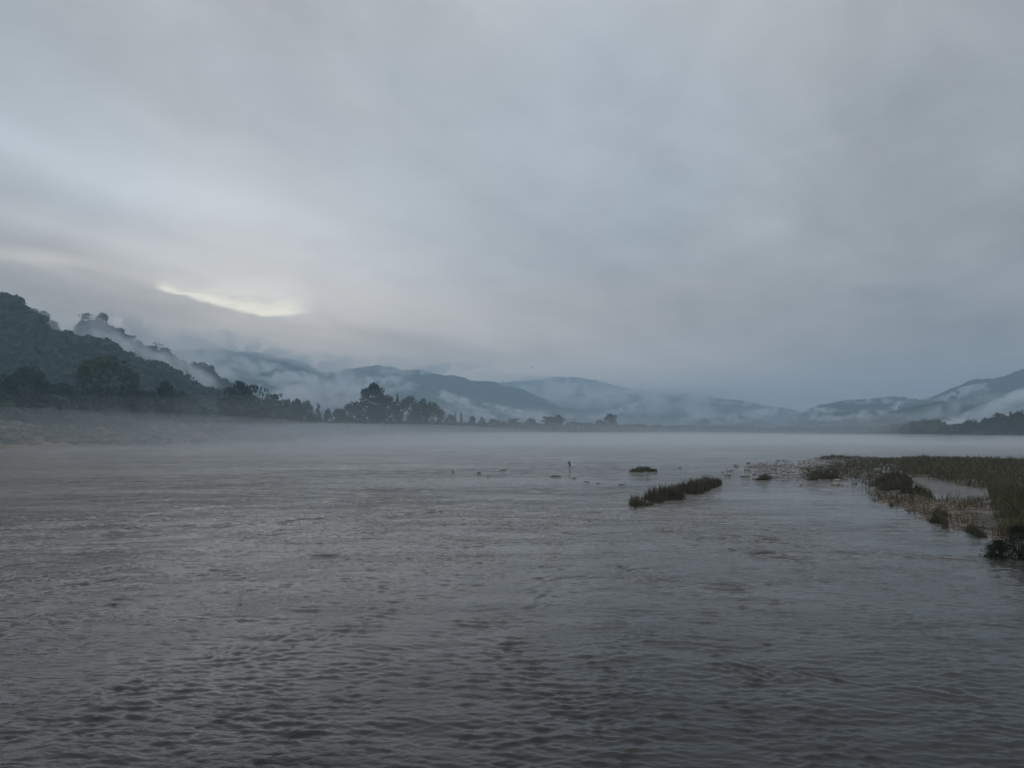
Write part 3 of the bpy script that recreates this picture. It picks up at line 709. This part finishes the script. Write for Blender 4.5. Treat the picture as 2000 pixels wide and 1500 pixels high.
def blades(P, h, w, g, lean=.35, per=1):
    n = len(P); a = g.uniform(0, 2 * math.pi, n)
    side = np.stack([np.cos(a), np.sin(a), np.zeros(n)], -1) * (w / 2)[:, None]
    l = g.normal(size=(n, 2)) * lean * h[:, None]
    mid = P + np.stack([l[:, 0] * .35, l[:, 1] * .35, h * .6], -1)
    tip = P + np.stack([l[:, 0], l[:, 1], h], -1)
    V = np.stack([P - side, P + side, mid + side * .7, mid - side * .7, tip], 1).reshape(-1, 3)
    q = np.arange(n) * 5
    return V, np.stack([q, q + 1, q + 2, q + 3], -1), np.stack([q + 3, q + 2, q + 4], -1)
def in_poly(P, poly): return poly_sd(P[:, 0], P[:, 1], poly) > 0
def scatter_poly(pts_px, n, g, edge=1.0, tuft=0):
    poly = np.array([ground(*p)[:2] for p in pts_px]); lo, hi = poly.min(0), poly.max(0); out = []
    c = 0
    while c < n:
        Q = g.uniform(lo, hi, (n * 3, 2)); sd = poly_sd(Q[:, 0], Q[:, 1], poly); sd = sd + (fbm(Q[:, 0] / 2.5, Q[:, 1] / 4, 91, 3) - .5) * 3.0 * min(1.5, edge)
        dens = sstep(-.1, edge, sd) * sstep(.36, .60, fbm(Q[:, 0] / 1.5, Q[:, 1] / 2.2, 61, 3))
        Q = Q[g.uniform(size=len(Q)) < dens]; out.append(Q); c += len(Q)
    return np.concatenate(out)[:n]
def grass_obj(name, Q, hmin, hmax, w0, m_, seed, kind=None, lean=.3, z=None, poly=None, **kw):
    g = np.random.default_rng(seed)
    zz = bar_h(Q[:, 0], Q[:, 1]) if z is None else np.full(len(Q), z)
    k = zz > (-.12 if z is None else -9); Q, zz = Q[k], zz[k]
    P = np.stack([Q[:, 0], Q[:, 1], zz - .04], -1)
    nz = fbm(Q[:, 0] / 1.6, Q[:, 1] / 2.3, 66, 3)
    h = (hmin * .5 + (hmax * 1.35 - hmin * .5) * g.uniform(0, 1, len(P)) ** 1.8) * (.40 + 1.2 * nz)
    h = h * (.45 + 1.0 * vnoise(Q[:, 0] / .38, Q[:, 1] / .6, 68))
    if poly is not None:
        h = h * (.60 + .40 * sstep(0, 1.2, poly_sd(Q[:, 0], Q[:, 1], poly)))
    w = w0 * np.clip(Q[:, 1] / 55, .8, 4)
    V, q4, t3 = blades(P, h, w * g.uniform(.7, 1.3, len(P)), g, lean)
    me_ = mesh_np(name, V, [q4, t3], False)
    return link(name, me_, m_, kind=kind, **kw)
# the wide grass area at the back of the bar, and the nearer right side
Q = scatter_poly([(1690, 900), (1800, 897), (2000, 904), (2300, 905), (2300, 935), (2000, 975), (1920, 972), (1915, 958), (1860, 950), (1800, 940), (1755, 930), (1700, 912)], 46000, rng, 2.0)
grass_obj('grass', Q, .25, .75, .06, M_grass, 1, kind='stuff', label='olive grass covering the back of the gravel bar')
Q = scatter_poly([(1938, 965), (2200, 965), (2400, 1100), (2010, 1096), (1950, 1075), (1945, 1040), (1925, 1010)], 30000, rng, 1.0)
grass_obj('grass', Q, .35, 1.0, .05, M_grass, 2, kind='stuff', label='dark tall grass at the right edge of the gravel bar')
Q = scatter_poly([(1560, 915), (1700, 905), (1745, 945), (1950, 985), (1930, 1050), (1860, 1030), (1730, 990), (1640, 952), (1560, 935)], 15000, rng, 1.0)
grass_obj('grass', Q, .15, .6, .045, M_grass, 3, kind='stuff', label='sparse grass tufts among the brown gravel')
Q = scatter_poly([(1590, 893), (1700, 893), (1760, 905), (1760, 930), (1700, 935), (1640, 915)], 9000, rng, 2.0)
grass_obj('grass', Q, .2, .6, .05, M_grass, 4, kind='stuff', label='thin grass on the stony back of the shoal')
# patches that stand apart
def patch(px_poly, n, hmin, hmax, label, seed, z=None, w0=.05, m_=None, name='reed_patch', cat='reed patch', edge=.5, lean=.2):
    g = np.random.default_rng(seed)
    Q = scatter_poly(px_poly, n, g, edge)
    return grass_obj(name, Q, hmin, hmax, w0, m_ or M_reed, seed, z=z, poly=np.array([ground(*p)[:2] for p in px_poly]), label=label, cat=cat, group='patches of reeds and grass by the gravel bar', lean=lean)
patch([(1226, 989), (1250, 973), (1320, 957), (1370, 946), (1410, 940), (1412, 945), (1395, 955), (1340, 974), (1290, 984), (1240, 992)], 9000, .5, 1.05, 'long low strip of dark reeds standing alone in the river', 11, z=0.0, w0=.045)
patch([(1228, 921), (1238, 917), (1280, 917), (1288, 921), (1270, 923), (1240, 923)], 2600, .3, .5, 'short dark reed clump with a flat top on a far shoal', 12, z=0.0, w0=.05)
patch([(1562, 942), (1580, 930), (1610, 922), (1640, 924), (1648, 936), (1620, 944), (1585, 946)], 8000, .5, .85, 'olive reed clump on the pale stony shoal', 13, w0=.05)
patch([(1712, 946), (1740, 938), (1790, 944), (1812, 960), (1845, 972), (1838, 978), (1770, 974), (1730, 962)], 14000, .6, 1.1, 'broad dark grass hummock left of the small pool', 14, w0=.045)
patch([(1475, 935), (1490, 930), (1508, 932), (1506, 938), (1480, 938)], 1500, .3, .5, 'tiny dark reed tuft at the left end of the stony shoal', 15, z=-.02, w0=.05)
patch([(1808, 1018), (1830, 1008), (1852, 1014), (1850, 1034), (1822, 1036)], 2600, .5, .95, 'upright weed tuft at the water edge of the brown gravel', 16, w0=.035)
patch([(1725, 990), (1745, 985), (1752, 1003), (1738, 1006)], 1100, .35, .6, 'small weed tuft at the tip of the brown gravel', 17, w0=.035)
patch([(1870, 1040), (1905, 1032), (1925, 1048), (1910, 1060)], 2200, .4, .8, 'grass tuft between the gravel and the near bush', 18, w0=.035)
# near leafy bushes at the right edge
def bush(px, py, wpx, hpx, label, seed):
    p = ground(px, py); g = np.random.default_rng(seed); s = wpx / F * p.y; hgt_ = hpx / F * p.y
    o = link('bush', None, loc=(p.x, p.y, max(-.05, float(bar_h(np.array([p.x]), np.array([p.y]))[0]) - .05)), label=label, cat='bush', group='bushes at the right water edge')
    C = []
    for k in range(110):
        a = g.uniform(0, 6.28); z = g.uniform(.02, 1); r_ = math.sqrt(max(.02, 1 - z ** 2)) * g.uniform(.2, 1)
        C.append(np.array([r_ * math.cos(a) * s / 2, r_ * math.sin(a) * s / 2, z * hgt_]) + g.normal(size=(40, 3)) * np.array([.09, .09, .06]))
    V, Fc = cards(np.concatenate(C), .032, g); V[:, 2] = np.maximum(V[:, 2], .0)
    link('leaves', mesh_np('leaves', V, Fc, False), M_shrub, parent=o)
    V = []; Fq = []
    for k in range(9):
        a = g.uniform(0, 6.28); tube(V, Fq, (0, 0, 0), (math.cos(a) * s * .35, math.sin(a) * s * .35, hgt_ * g.uniform(.6, .9)), .02, .006, 5)
    link('stems', mesh_np('stems', np.array(V), np.array(Fq)), M_bark, parent=o)
bush(1950, 1088, 52, 32, 'small black-green bush at the water edge, farthest left of the near bushes', 5)
bush(1992, 1088, 70, 62, 'taller dark bush at the right frame edge behind the small one', 6)
bush(2040, 1096, 90, 70, 'dark bush just beyond the right frame edge', 7)

# ---------------------------------------------------------------- stones
def stone_mesh(seed, flat=.55, src=ICO1):
    g = np.random.default_rng(seed); v = src[0].copy()
    dirs = g.normal(size=(7, 3)); dirs /= np.linalg.norm(dirs, axis=1)[:, None]
    for d_ in dirs:
        c = g.uniform(.62, .9); s = v @ d_; v -= np.clip(s - c, 0, None)[:, None] * d_ * .9
    v *= 1 + g.normal(size=(len(v), 1)) * .03
    v *= np.array([g.uniform(.8, 1.2), g.uniform(.7, 1), flat]); return v, src[1]
SM = []
for k in range(6):
    v, f = stone_mesh(700 + k); SM.append(mesh_np('river_stone', v, f, True))
SMp = [m2.copy() for m2 in SM]
for m2 in SM: m2.materials.append(M_wet)
for m2 in SMp: m2.materials.append(M_stone)
LAB = ['dark wet stone awash far left, left one of the pair', 'wider dark wet stone awash far left, right one of the pair', 'dark stone breaking the surface below the middle clump', 'small black stone alone in the lower left water',
       'dark stone at the left end of the rapid line', 'longer dark stone right of the rapid line start', 'little upright dark stone just below the rapid line', 'largest dark stone below the wading person', 'low stone trailing right of the largest one',
       'flat stone farther right along the rapid line', 'flat dark stone above the left end of the reed strip', 'dark stone awash in the smooth water below the reed strip', 'flat dark stone awash near the right bush',
       'small dark stone right of the far reed clump', 'dark rock in the water beyond the gravel bar', 'low wet stone on the rapid line before the reed strip', 'leftmost low stone of the rapid line']
for i, (x, y, w, h_) in enumerate(rockw):
    o = link('river_stone', SM[i % 6], loc=(x, y, h_ - .55 * h_ * 1.6), label=LAB[i], cat='stone', group='dark stones breaking the river surface')
    o.scale = (w / 2, w / 2 * .7, h_ * 1.6 / .9); o.rotation_euler = (0, 0, i * 1.3)
# pale stones of the awash shoal
zones = [([(1400, 914), (1470, 903), (1560, 897), (1610, 905), (1680, 950), (1560, 948), (1500, 940), (1410, 928)], 140, .6, 1.7, ('pale stone of the awash shoal', ['at its left tip', 'around the tiny reed tuft', 'left of the olive reed clump'], 1475, 1545)),
         ([(1600, 897), (1760, 897), (1760, 925), (1700, 935), (1650, 922)], 78, .5, 1.5, ('pale stone behind the olive reed clump', ['left of it', 'straight behind it', 'near the wide grass'], 1640, 1700)),
         ([(1700, 985), (1730, 975), (1850, 985), (1930, 1040), (1900, 1052), (1800, 1015), (1745, 1000)], 70, .12, .34, ('brown stone on the gravel by the calm water', ['at the narrow tip', 'below the grass hummock', 'near the weed tuft'], 1780, 1850))]
for zi, (poly, n, s0, s1, lab) in enumerate(zones):
    Q = scatter_poly(poly, n, rng, .3)
    for i, (x, y) in enumerate(Q):
        z = max(-.06, float(bar_h(np.array([x]), np.array([y]))[0])); s = rng.uniform(s0, s1) * rng.uniform(.5, 1)
        pxs_ = 1000 + F * x / y; k_ = 0 if pxs_ < lab[2] else 1 if pxs_ < lab[3] else 2; rel = (s - s0 * .5) / (s1 - s0 * .5)
        lb = '%s %s %s' % ('small' if rel < .3 else 'middling' if rel < .6 else 'large', lab[0], lab[1][k_])
        o = link('shoal_stone', SMp[i % 6], loc=(x, y, z + s * .12), label=lb, cat='stone', group=lb.replace('stone', 'stones', 1))
        o.scale = (s / 2, s / 2 * .8, s / 2 * .8); o.rotation_euler = (0, 0, rng.uniform(0, 6.28))
# small gravel, joined
def gravel(name, Q, s0, s1, m_, label, seed):
    g = np.random.default_rng(seed); src = [stone_mesh(800 + k, .6, ICO0) for k in range(6)]
    z = bar_h(Q[:, 0], Q[:, 1]); k = z > -.1; Q, z = Q[k], z[k]; Vs = []; Fs = []; q = 0
    for i in range(len(Q)):
        v, f = src[i % 6]; a = g.uniform(0, 6.28); c, s = math.cos(a), math.sin(a); sc = g.uniform(s0, s1) / 2
        Vs.append((v @ np.array([[c, s, 0], [-s, c, 0], [0, 0, 1]])) * sc + np.array([Q[i, 0], Q[i, 1], z[i] + sc * .2])); Fs.append(f + q); q += len(v)
    link(name, mesh_np(name, np.concatenate(Vs), np.concatenate(Fs), False), m_, kind='stuff', label=label)
M_peb = noisy('pebbles_brown', (.11, .08, .062), (.32, .24, .19), 5.0, .8, c3=(.10, .08, .065), scale3=2.0)
Q = scatter_poly([(1640, 952), (1700, 955), (1760, 975), (1900, 985), (1990, 1040), (1960, 1070), (1900, 1054), (1800, 1020), (1720, 990)], 9000, rng, .2)
gravel('gravel', Q, .08, .30, M_peb, 'brownish pebbles along the water edge of the bar', 3)
M_peb2 = noisy('pebbles_pale', (.16, .15, .14), (.36, .34, .32), 3.0, .8)
Q = scatter_poly([(1405, 913), (1470, 903), (1560, 895), (1760, 897), (1760, 935), (1690, 950), (1600, 948), (1480, 936)], 5000, rng, .2)
gravel('gravel', Q, .15, .75, M_peb2, 'pale cobbles of the shoal at the upper end of the bar', 4)

# ---------------------------------------------------------------- wading person
def skin(name, pts, edges, m_, parent, root=0, sub=2):
    me_ = bpy.data.meshes.new(name); me_.from_pydata([p[:3] for p in pts], edges, [])
    me_.materials.append(m_); o = link(name, me_, parent=parent)
    md = o.modifiers.new('Skin', 'SKIN'); md.use_smooth_shade = True
    if not me_.skin_vertices: 
        pass
    sv = me_.skin_vertices[0].data
    for i, p in enumerate(pts):
        r_ = p[3]; sv[i].radius = r_ if isinstance(r_, tuple) else (r_, r_); sv[i].use_root = (i == root)
    s_ = o.modifiers.new('Sub', 'SUBSURF'); s_.levels = sub; s_.render_levels = sub
    return o
def plain(name, c, rough=.8):
    return noisy(name, tuple(k * .8 for k in c), tuple(k * 1.15 for k in c), 18, rough)
M_skin, M_shirt, M_short, M_hair = plain('skin', (.16, .09, .06), .6), plain('shirt_navy', (.02, .025, .035)), plain('shorts_dark', (.03, .03, .032)), plain('hair_black', (.01, .009, .009))
pp = ground(1113, 912.5)
per = link('person', None, loc=(pp.x, pp.y, -.16), label='person in dark clothes wading in the shallows, stooping slightly to the left', cat='person')
per.rotation_euler = (0, 0, R(-48)); per.scale = (1.12, 1.12, .84)   # local -y is forward
J = [(0, 0, .86, (.15, .115)), (0, -.02, 1.02, (.135, .10)), (0, -.10, 1.20, (.165, .11)), (0, -.17, 1.33, (.12, .09)), (0, -.22, 1.41, (.052, .052)),   # spine, neck
     (0, -.26, 1.49, (.072, .085)), (0, -.275, 1.57, (.078, .095)), (0, -.27, 1.635, (.055, .07)),
     (.10, 0, .82, .092), (.13, -.04, .46, .058), (.14, .02, .10, .038), (.14, -.12, .04, .035),
     (-.10, 0, .82, .092), (-.15, -.10, .46, .058), (-.17, -.06, .10, .038), (-.17, -.20, .04, .035),
     (.19, -.16, 1.33, .056), (.25, -.20, 1.06, .042), (.21, -.42, .94, .030), (-.19, -.16, 1.33, .056), (-.25, -.20, 1.06, .042), (-.20, -.43, .96, .030)]
E = [(0, 1), (1, 2), (2, 3), (3, 4), (4, 5), (5, 6), (6, 7), (0, 8), (8, 9), (9, 10), (10, 11), (0, 12), (12, 13), (13, 14), (14, 15), (3, 16), (16, 17), (17, 18), (3, 19), (19, 20), (20, 21)]
skin('body', J, E, M_skin, per)
def grow(p, k): return (p[0], p[1], p[2], tuple(a + k for a in p[3]) if isinstance(p[3], tuple) else p[3] + k)
S = [(0, 0, .90, (.170, .135)), grow(J[0], .03), grow(J[1], .034), grow(J[2], .016), grow(J[3], .012), grow(J[16], .012), (.222, -.18, 1.19, .06), grow(J[19], .012), (-.222, -.18, 1.19, .06)]
skin('shirt', S, [(0, 1), (1, 2), (2, 3), (3, 4), (4, 5), (5, 6), (4, 7), (7, 8)], M_shirt, per)
S = [(0, 0, .9, (.165, .13)), (0, 0, .85, (.165, .13)), (.105, 0, .8, .108), (.125, -.03, .50, .085), (-.105, 0, .8, .108), (-.14, -.09, .50, .085)]
skin('shorts', S, [(0, 1), (1, 2), (2, 3), (1, 4), (4, 5)], M_short, per)
skin('hair', [(0, -.215, 1.52, (.070, .055)), (0, -.225, 1.59, (.086, .085)), (0, -.245, 1.65, (.082, .095)), (0, -.25, 1.69, (.055, .06))], [(0, 1), (1, 2), (2, 3)], M_hair, per)
M_eye = plain('eye_dark', (.02, .015, .012), .3); M_lip = plain('lips', (.14, .06, .05), .5)
for sx in (1, -1):
    skin('eye', [(sx * .030, -.352, 1.585, .010), (sx * .042, -.346, 1.585, .008)], [(0, 1)], M_eye, per, sub=1)
    skin('ear', [(sx * .078, -.262, 1.59, .013), (sx * .082, -.258, 1.555, .015)], [(0, 1)], M_skin, per, sub=1)
skin('mouth', [(-.022, -.352, 1.515, .007), (.022, -.352, 1.515, .007)], [(0, 1)], M_lip, per, sub=1)
skin('nose', [(0, -.345, 1.575, .014), (0, -.365, 1.55, .016)], [(0, 1)], M_skin, per)
for sx in (1, -1):
    w = Vector((.21, -.42, .94) if sx > 0 else (-.20, -.43, .96))
    dr = Vector((-.15 * sx, -.85, -.4)).normalized()
    side = dr.cross(Vector((0, 0, 1))).normalized()
    pts = [(*w, .026), (*(w + dr * .055), (.034, .018)), (*(w + dr * .085), (.036, .016))]; ed = [(0, 1), (1, 2)]
    for k, (off, l) in enumerate(((-.03, .062), (-.01, .072), (.01, .068), (.03, .052))):
        b0 = w + dr * .088 + side * off; q = len(pts)
        c0 = b0 + dr * l * .55; c1 = c0 + (dr * .4 + Vector((0, 0, -.9))) * l * .5
        pts += [(*b0, .009), (*c0, .009), (*c1, .008)]; ed += [(2, q), (q, q + 1), (q + 1, q + 2)]
    q = len(pts); b0 = w + dr * .035 - side * .035 * sx; pts += [(*b0, .011), (*(b0 + dr * .04 - side * .02 * sx), .010), (*(b0 + dr * .065 - side * .02 * sx), .009)]; ed += [(1, q), (q, q + 1), (q + 1, q + 2)]
    skin('hand', pts, ed, M_skin, per, sub=1)

# ---------------------------------------------------------------- birds
M_bird = plain('feathers_dark', (.02, .02, .022))
def bird(px, py, D, span, up, label, yaw):
    p = at(px, py, D); o = link('bird', None, loc=p, label=label, cat='bird', group='birds in the sky above the hills'); o.rotation_euler = (0, R(up), yaw)
    V = []; Fq = []
    prof = [(-.5, .0), (-.42, .05), (-.2, .10), (.05, .115), (.25, .08), (.34, .075), (.42, .06), (.5, .012)]
    n = 8
    for (y_, r_) in prof:
        for i in range(n):
            a = 2 * math.pi * i / n; V.append((r_ * math.cos(a) * span * .5, y_ * span * .55, r_ * math.sin(a) * span * .45))
    f = grid_faces(len(prof), n, True)
    link('body', mesh_np('body', np.array(V), f), M_bird, parent=o)
    for sx in (1, -1):
        W = []
        for (x_, y0, y1, z_) in [(0.04, .14, -.10, 0), (.28, .20, -.06, .14), (.5, .10, -.06, .16), (.72, .02, -.08, .10), (1.0, -.12, -.14, .0)]:
            W += [(sx * x_ * span * .5, y0 * span * .5, z_ * span * .5 + .008), (sx * x_ * span * .5, y1 * span * .5, z_ * span * .5 + .008), (sx * x_ * span * .5, y1 * span * .5, z_ * span * .5 - .004), (sx * x_ * span * .5, y0 * span * .5, z_ * span * .5 - .006)]
        f = grid_faces(5, 4, True); link('wing', mesh_np('wing', np.array(W), f), M_bird, parent=o)
    T = [(-.03, -.24, 0), (.03, -.24, 0), (.075, -.44, 0), (0, -.40, 0), (-.075, -.44, 0)]
    Tv = [(a * span, b_ * span, .006) for a, b_, _ in T] + [(a * span, b_ * span, -.004) for a, b_, _ in T]
    me_ = bpy.data.meshes.new('tail'); me_.from_pydata(Tv, [], [(0, 1, 2, 3, 4), (9, 8, 7, 6, 5)] + [(i, i + 5, (i + 1) % 5 + 5, (i + 1) % 5) for i in range(5)])
    link('tail', me_, M_bird, parent=o)
bird(1039, 718, 105, .42, 25, 'dark bird low above the pale notch between the hills, right one', R(70))
bird(1002, 686, 150, .36, -15, 'fainter bird higher and left of the other', R(40))

# ---------------------------------------------------------------- pale driftwood on the misty bank
D = float(shore(703)) + 14; p = at(703, 838, D); z0 = th(p.x, p.y)
V = []; Fq = []
pts = [(-1.9, 0, .9), (-1.0, .1, .55), (.0, 0, .35), (1.1, -.1, .15), (1.9, 0, .0)]
for i in range(4): tube(V, Fq, pts[i], pts[i + 1], .30 - i * .05, .26 - i * .05, 8)
tube(V, Fq, (-1.0, .1, .6), (-1.3, .1, 1.5), .10, .03, 6); tube(V, Fq, (.2, 0, .4), (.7, 0, 1.0), .08, .02, 6)
link('driftwood_log', mesh_np('driftwood_log', np.array(V), np.array(Fq)), M_drift, loc=(p.x, p.y, max(z0, p.z) + .1), label='pale yellowish driftwood log slanting on the misty far bank', cat='log')

# ---------------------------------------------------------------- haze and mist
def box(name, x0, x1, y0, y1, z0, z1, m_, **kw):
    V = [(x, y, z) for x in (x0, x1) for y in (y0, y1) for z in (z0, z1)]
    Fq = [(0, 1, 3, 2), (4, 6, 7, 5), (0, 4, 5, 1), (2, 3, 7, 6), (0, 2, 6, 4), (1, 5, 7, 3)]
    me_ = bpy.data.meshes.new(name); me_.from_pydata(V, [], Fq); me_.materials.append(m_)
    return link(name, outward(me_), **kw)
box('haze', -9300, 9300, -9300, 9300, -3.2, 560, vol('haze', (.59, .81, 1.0), 0.00028, 0.25), kind='stuff', label='thin blue-grey morning haze filling the valley')

def low_mist(name, cx, cy, rx, ry, hgt, dens, seed, rotz=0, label='pale mist lying low on the river', z0=-.5, color=(.92, .96, 1.0)):
    """a feather-edged bank of mist: flat bottom, soft uneven top"""
    na, nr = 72, 16; V = []
    for j in range(nr + 1):
        r_ = j / nr
        for i in range(na):
            a = 2 * math.pi * i / na; e = 1 + .22 * (float(vnoise(math.cos(a) * 2 + 5, math.sin(a) * 2 + 5, seed)) - .5)
            x, y = r_ * e * rx * math.cos(a), r_ * e * ry * math.sin(a)
            z = hgt * (1 - r_ * r_) ** 1.3 * (.45 + 1.1 * float(fbm(x / (rx * .33) + seed, y / (ry * .5), seed, 3)))
            V.append((x, y, z if j < nr else 0.0))
    n = len(V); V = V + [(x, y, z0) for (x, y, z) in V]
    f = grid_faces(nr + 1, na, True)
    side = [(nr * na + i, n + nr * na + i, n + nr * na + (i + 1) % na, nr * na + (i + 1) % na) for i in range(na)]
    me_ = mesh_np(name, np.array(V), np.concatenate([f[:, ::-1], f + n, np.array(side)]))
    o = link(name, outward(me_), vol(name, color, dens), loc=(cx, cy, 0), kind='stuff', label=label); o.rotation_euler = (0, 0, rotz)
    return o
low_mist('river_mist', 60, 830, 950, 620, 9.5, .0032, 3)
low_mist('river_mist', 100, 900, 1300, 650, 30, .0006, 13, 0, 'thin upper veil of mist over the river')
low_mist('river_mist', -250, 430, 620, 200, 34, .0008, 15, R(20), 'thin upper veil of mist along the left shore')
low_mist('river_mist', -330, 400, 520, 150, 20, .0044, 5, R(18), 'mist bank lying against the left shore')
low_mist('river_mist', 340, 520, 260, 110, 6, .0040, 7, R(-12), 'mist bank in front of the right headland')
low_mist('river_mist', 200, 1150, 900, 300, 9, .0022, 9, 0, 'mist bank along the far shore')

def wisp(px, py, D, wpx, hpx, tau, tilt=0, seed=0, label='torn wisp of cloud clinging to the hillside', color=(.93, .96, 1.0), yaw=0):
    """feathered lens of cloud, thickest in the middle"""
    c = at(px, py, D); rx = wpx / 2 / F * D; rz = hpx / 2 / F * D; T = .5 * (rx * rz) ** .5 * .9 + rz * .5
    nx_, nz_ = 110, 44
    gx_, gz_ = np.meshgrid(np.linspace(-1, 1, nx_), np.linspace(-1, 1, nz_))
    x, z = gx_ * rx, gz_ * rz
    wx = x + (fbm(x / rz, z / rz, seed + 60, 2) - .5) * rz * .9; wz = z + (fbm(x / rz + 9, z / rz, seed + 70, 2) - .5) * rz * .9
    n_ = fbm(wx / (rz * 1.05) + seed * 3.1, wz / (rz * .62) - seed, seed, 5)
    e = (fbm(wx / rx * 1.6 + seed, wz / rz * 1.2, seed + 3, 3) - .5) * .9
    r_ = np.sqrt(gx_ ** 2 + gz_ ** 2) + e * .8
    env = np.clip(1 - r_ ** 2, 0, 1) ** 1.5 * sstep(1, .8, np.abs(gx_)) * sstep(1, .75, np.abs(gz_))
    th_ = T * env * np.clip((n_ - .33) * 3.6, 0, 1.8) ** 1.2
    th_ = np.maximum(th_, .002 * T); th_[0] = th_[-1] = 0; th_[:, 0] = th_[:, -1] = 0
    F_ = np.stack([x, -th_, z], -1).reshape(-1, 3); B_ = np.stack([x, th_, z], -1).reshape(-1, 3)
    n = len(F_); f = grid_faces(nz_, nx_)
    rim = np.zeros((nz_, nx_), bool); rim[0] = rim[-1] = True; rim[:, 0] = rim[:, -1] = True
    idx = np.arange(n, 2 * n); idx[rim.ravel()] = np.arange(n)[rim.ravel()]   # the two sheets share their rim
    fb = idx[f][:, ::-1]
    used = np.unique(np.concatenate([f.ravel(), fb.ravel()])); mp = np.full(2 * n, -1); mp[used] = np.arange(len(used))
    me_ = mesh_np('mist_wisp', np.concatenate([F_, B_])[used], mp[np.concatenate([f, fb])])
    o = link('mist_wisp', outward(me_), vol('wisp', color, tau / (2 * T * .8)), loc=c, kind='stuff', label=label)
    o.rotation_euler = (0, R(-tilt), math.atan2(-c.x, c.y) + yaw)
    return o
W = [ # px, py, D, w, h, tau, tilt
    (1310, 771, 4700, 460, 30, 1.0, 0), (1060, 742, 5200, 300, 24, .8, -4), (1700, 781, 3000, 260, 20, .7, 0),
    (255, 690, 1150, 420, 130, .5, -27), (1880, 815, 2000, 420, 80, .8, 12), (600, 768, 2250, 560, 80, .8, -4), (1000, 814, 2700, 520, 44, .8, -3), (1370, 812, 2750, 520, 44, .7, 0), (1650, 812, 2150, 300, 30, .8, 0),
    (360, 690, 2500, 240, 90, 1.4, -10), (650, 738, 3000, 150, 56, 1.5, -8), (540, 694, 3150, 320, 30, 1.1, -10), (840, 721, 3750, 320, 24, .9, 4), (720, 750, 2900, 220, 50, 1.2, 0),
    (140, 655, 1180, 110, 70, .9, -30), (215, 672, 1160, 160, 46, .75, -20), (285, 700, 1160, 190, 66, .9, -25), (370, 735, 1170, 190, 70, 1.0, -28), (350, 690, 1500, 170, 70, 1.0, -28), (430, 745, 1500, 130, 70, 1.2, -20),
    (180, 615, 1400, 120, 60, .9, -20), (265, 640, 1420, 180, 60, 1.1, -22), (400, 690, 1700, 160, 60, 1.0, -25),
    (500, 720, 2600, 260, 50, 1.3, -12), (600, 745, 2600, 240, 44, 1.5, -6), (680, 770, 2600, 220, 50, 1.3, -4), (560, 775, 2000, 260, 60, 1.2, -4),
    (440, 672, 2900, 300, 60, .55, -8), (620, 704, 3200, 380, 50, .6, -7), (800, 712, 3600, 380, 36, .5, -2),
    (760, 745, 2900, 140, 24, .7, -8), (880, 778, 2700, 110, 28, 1.2, -18), (950, 795, 2650, 180, 24, 1.2, -8), (1010, 806, 2650, 130, 18, 1.0, -8), (850, 800, 2600, 220, 26, .9, 0),
    (1090, 768, 4300, 440, 52, 1.1, 0), (1300, 785, 3600, 460, 70, 1.0, 0), (1120, 775, 3900, 180, 60, 1.1, -8), (1240, 792, 3500, 110, 18, 1.3, 18), (1210, 805, 3500, 150, 22, 1.0, 8), (1300, 765, 4300, 340, 22, .9, 0), (1450, 782, 4200, 260, 26, 1.0, -4),
    (1520, 803, 3000, 150, 22, 1.3, 4), (1610, 800, 2800, 70, 14, 1.2, -4), (1750, 795, 2700, 50, 18, 1.0, 35), (1880, 768, 2750, 110, 28, 1.5, 14), (1800, 772, 3300, 160, 18, .7, 6),
    (1930, 808, 1900, 220, 44, 1.9, 22), (1985, 780, 1900, 120, 40, 1.6, 20), (1850, 828, 1500, 150, 22, 1.4, 12), (1960, 822, 1250, 150, 30, 1.1, 18)]
for i, w in enumerate(W):
    wisp(*w, seed=i + 20, label='torn wisp of cloud %s' % ('clinging to the left mountain' if w[0] < 440 else 'drifting before the middle mountains' if w[0] < 1150 else 'lying along the right hills'))
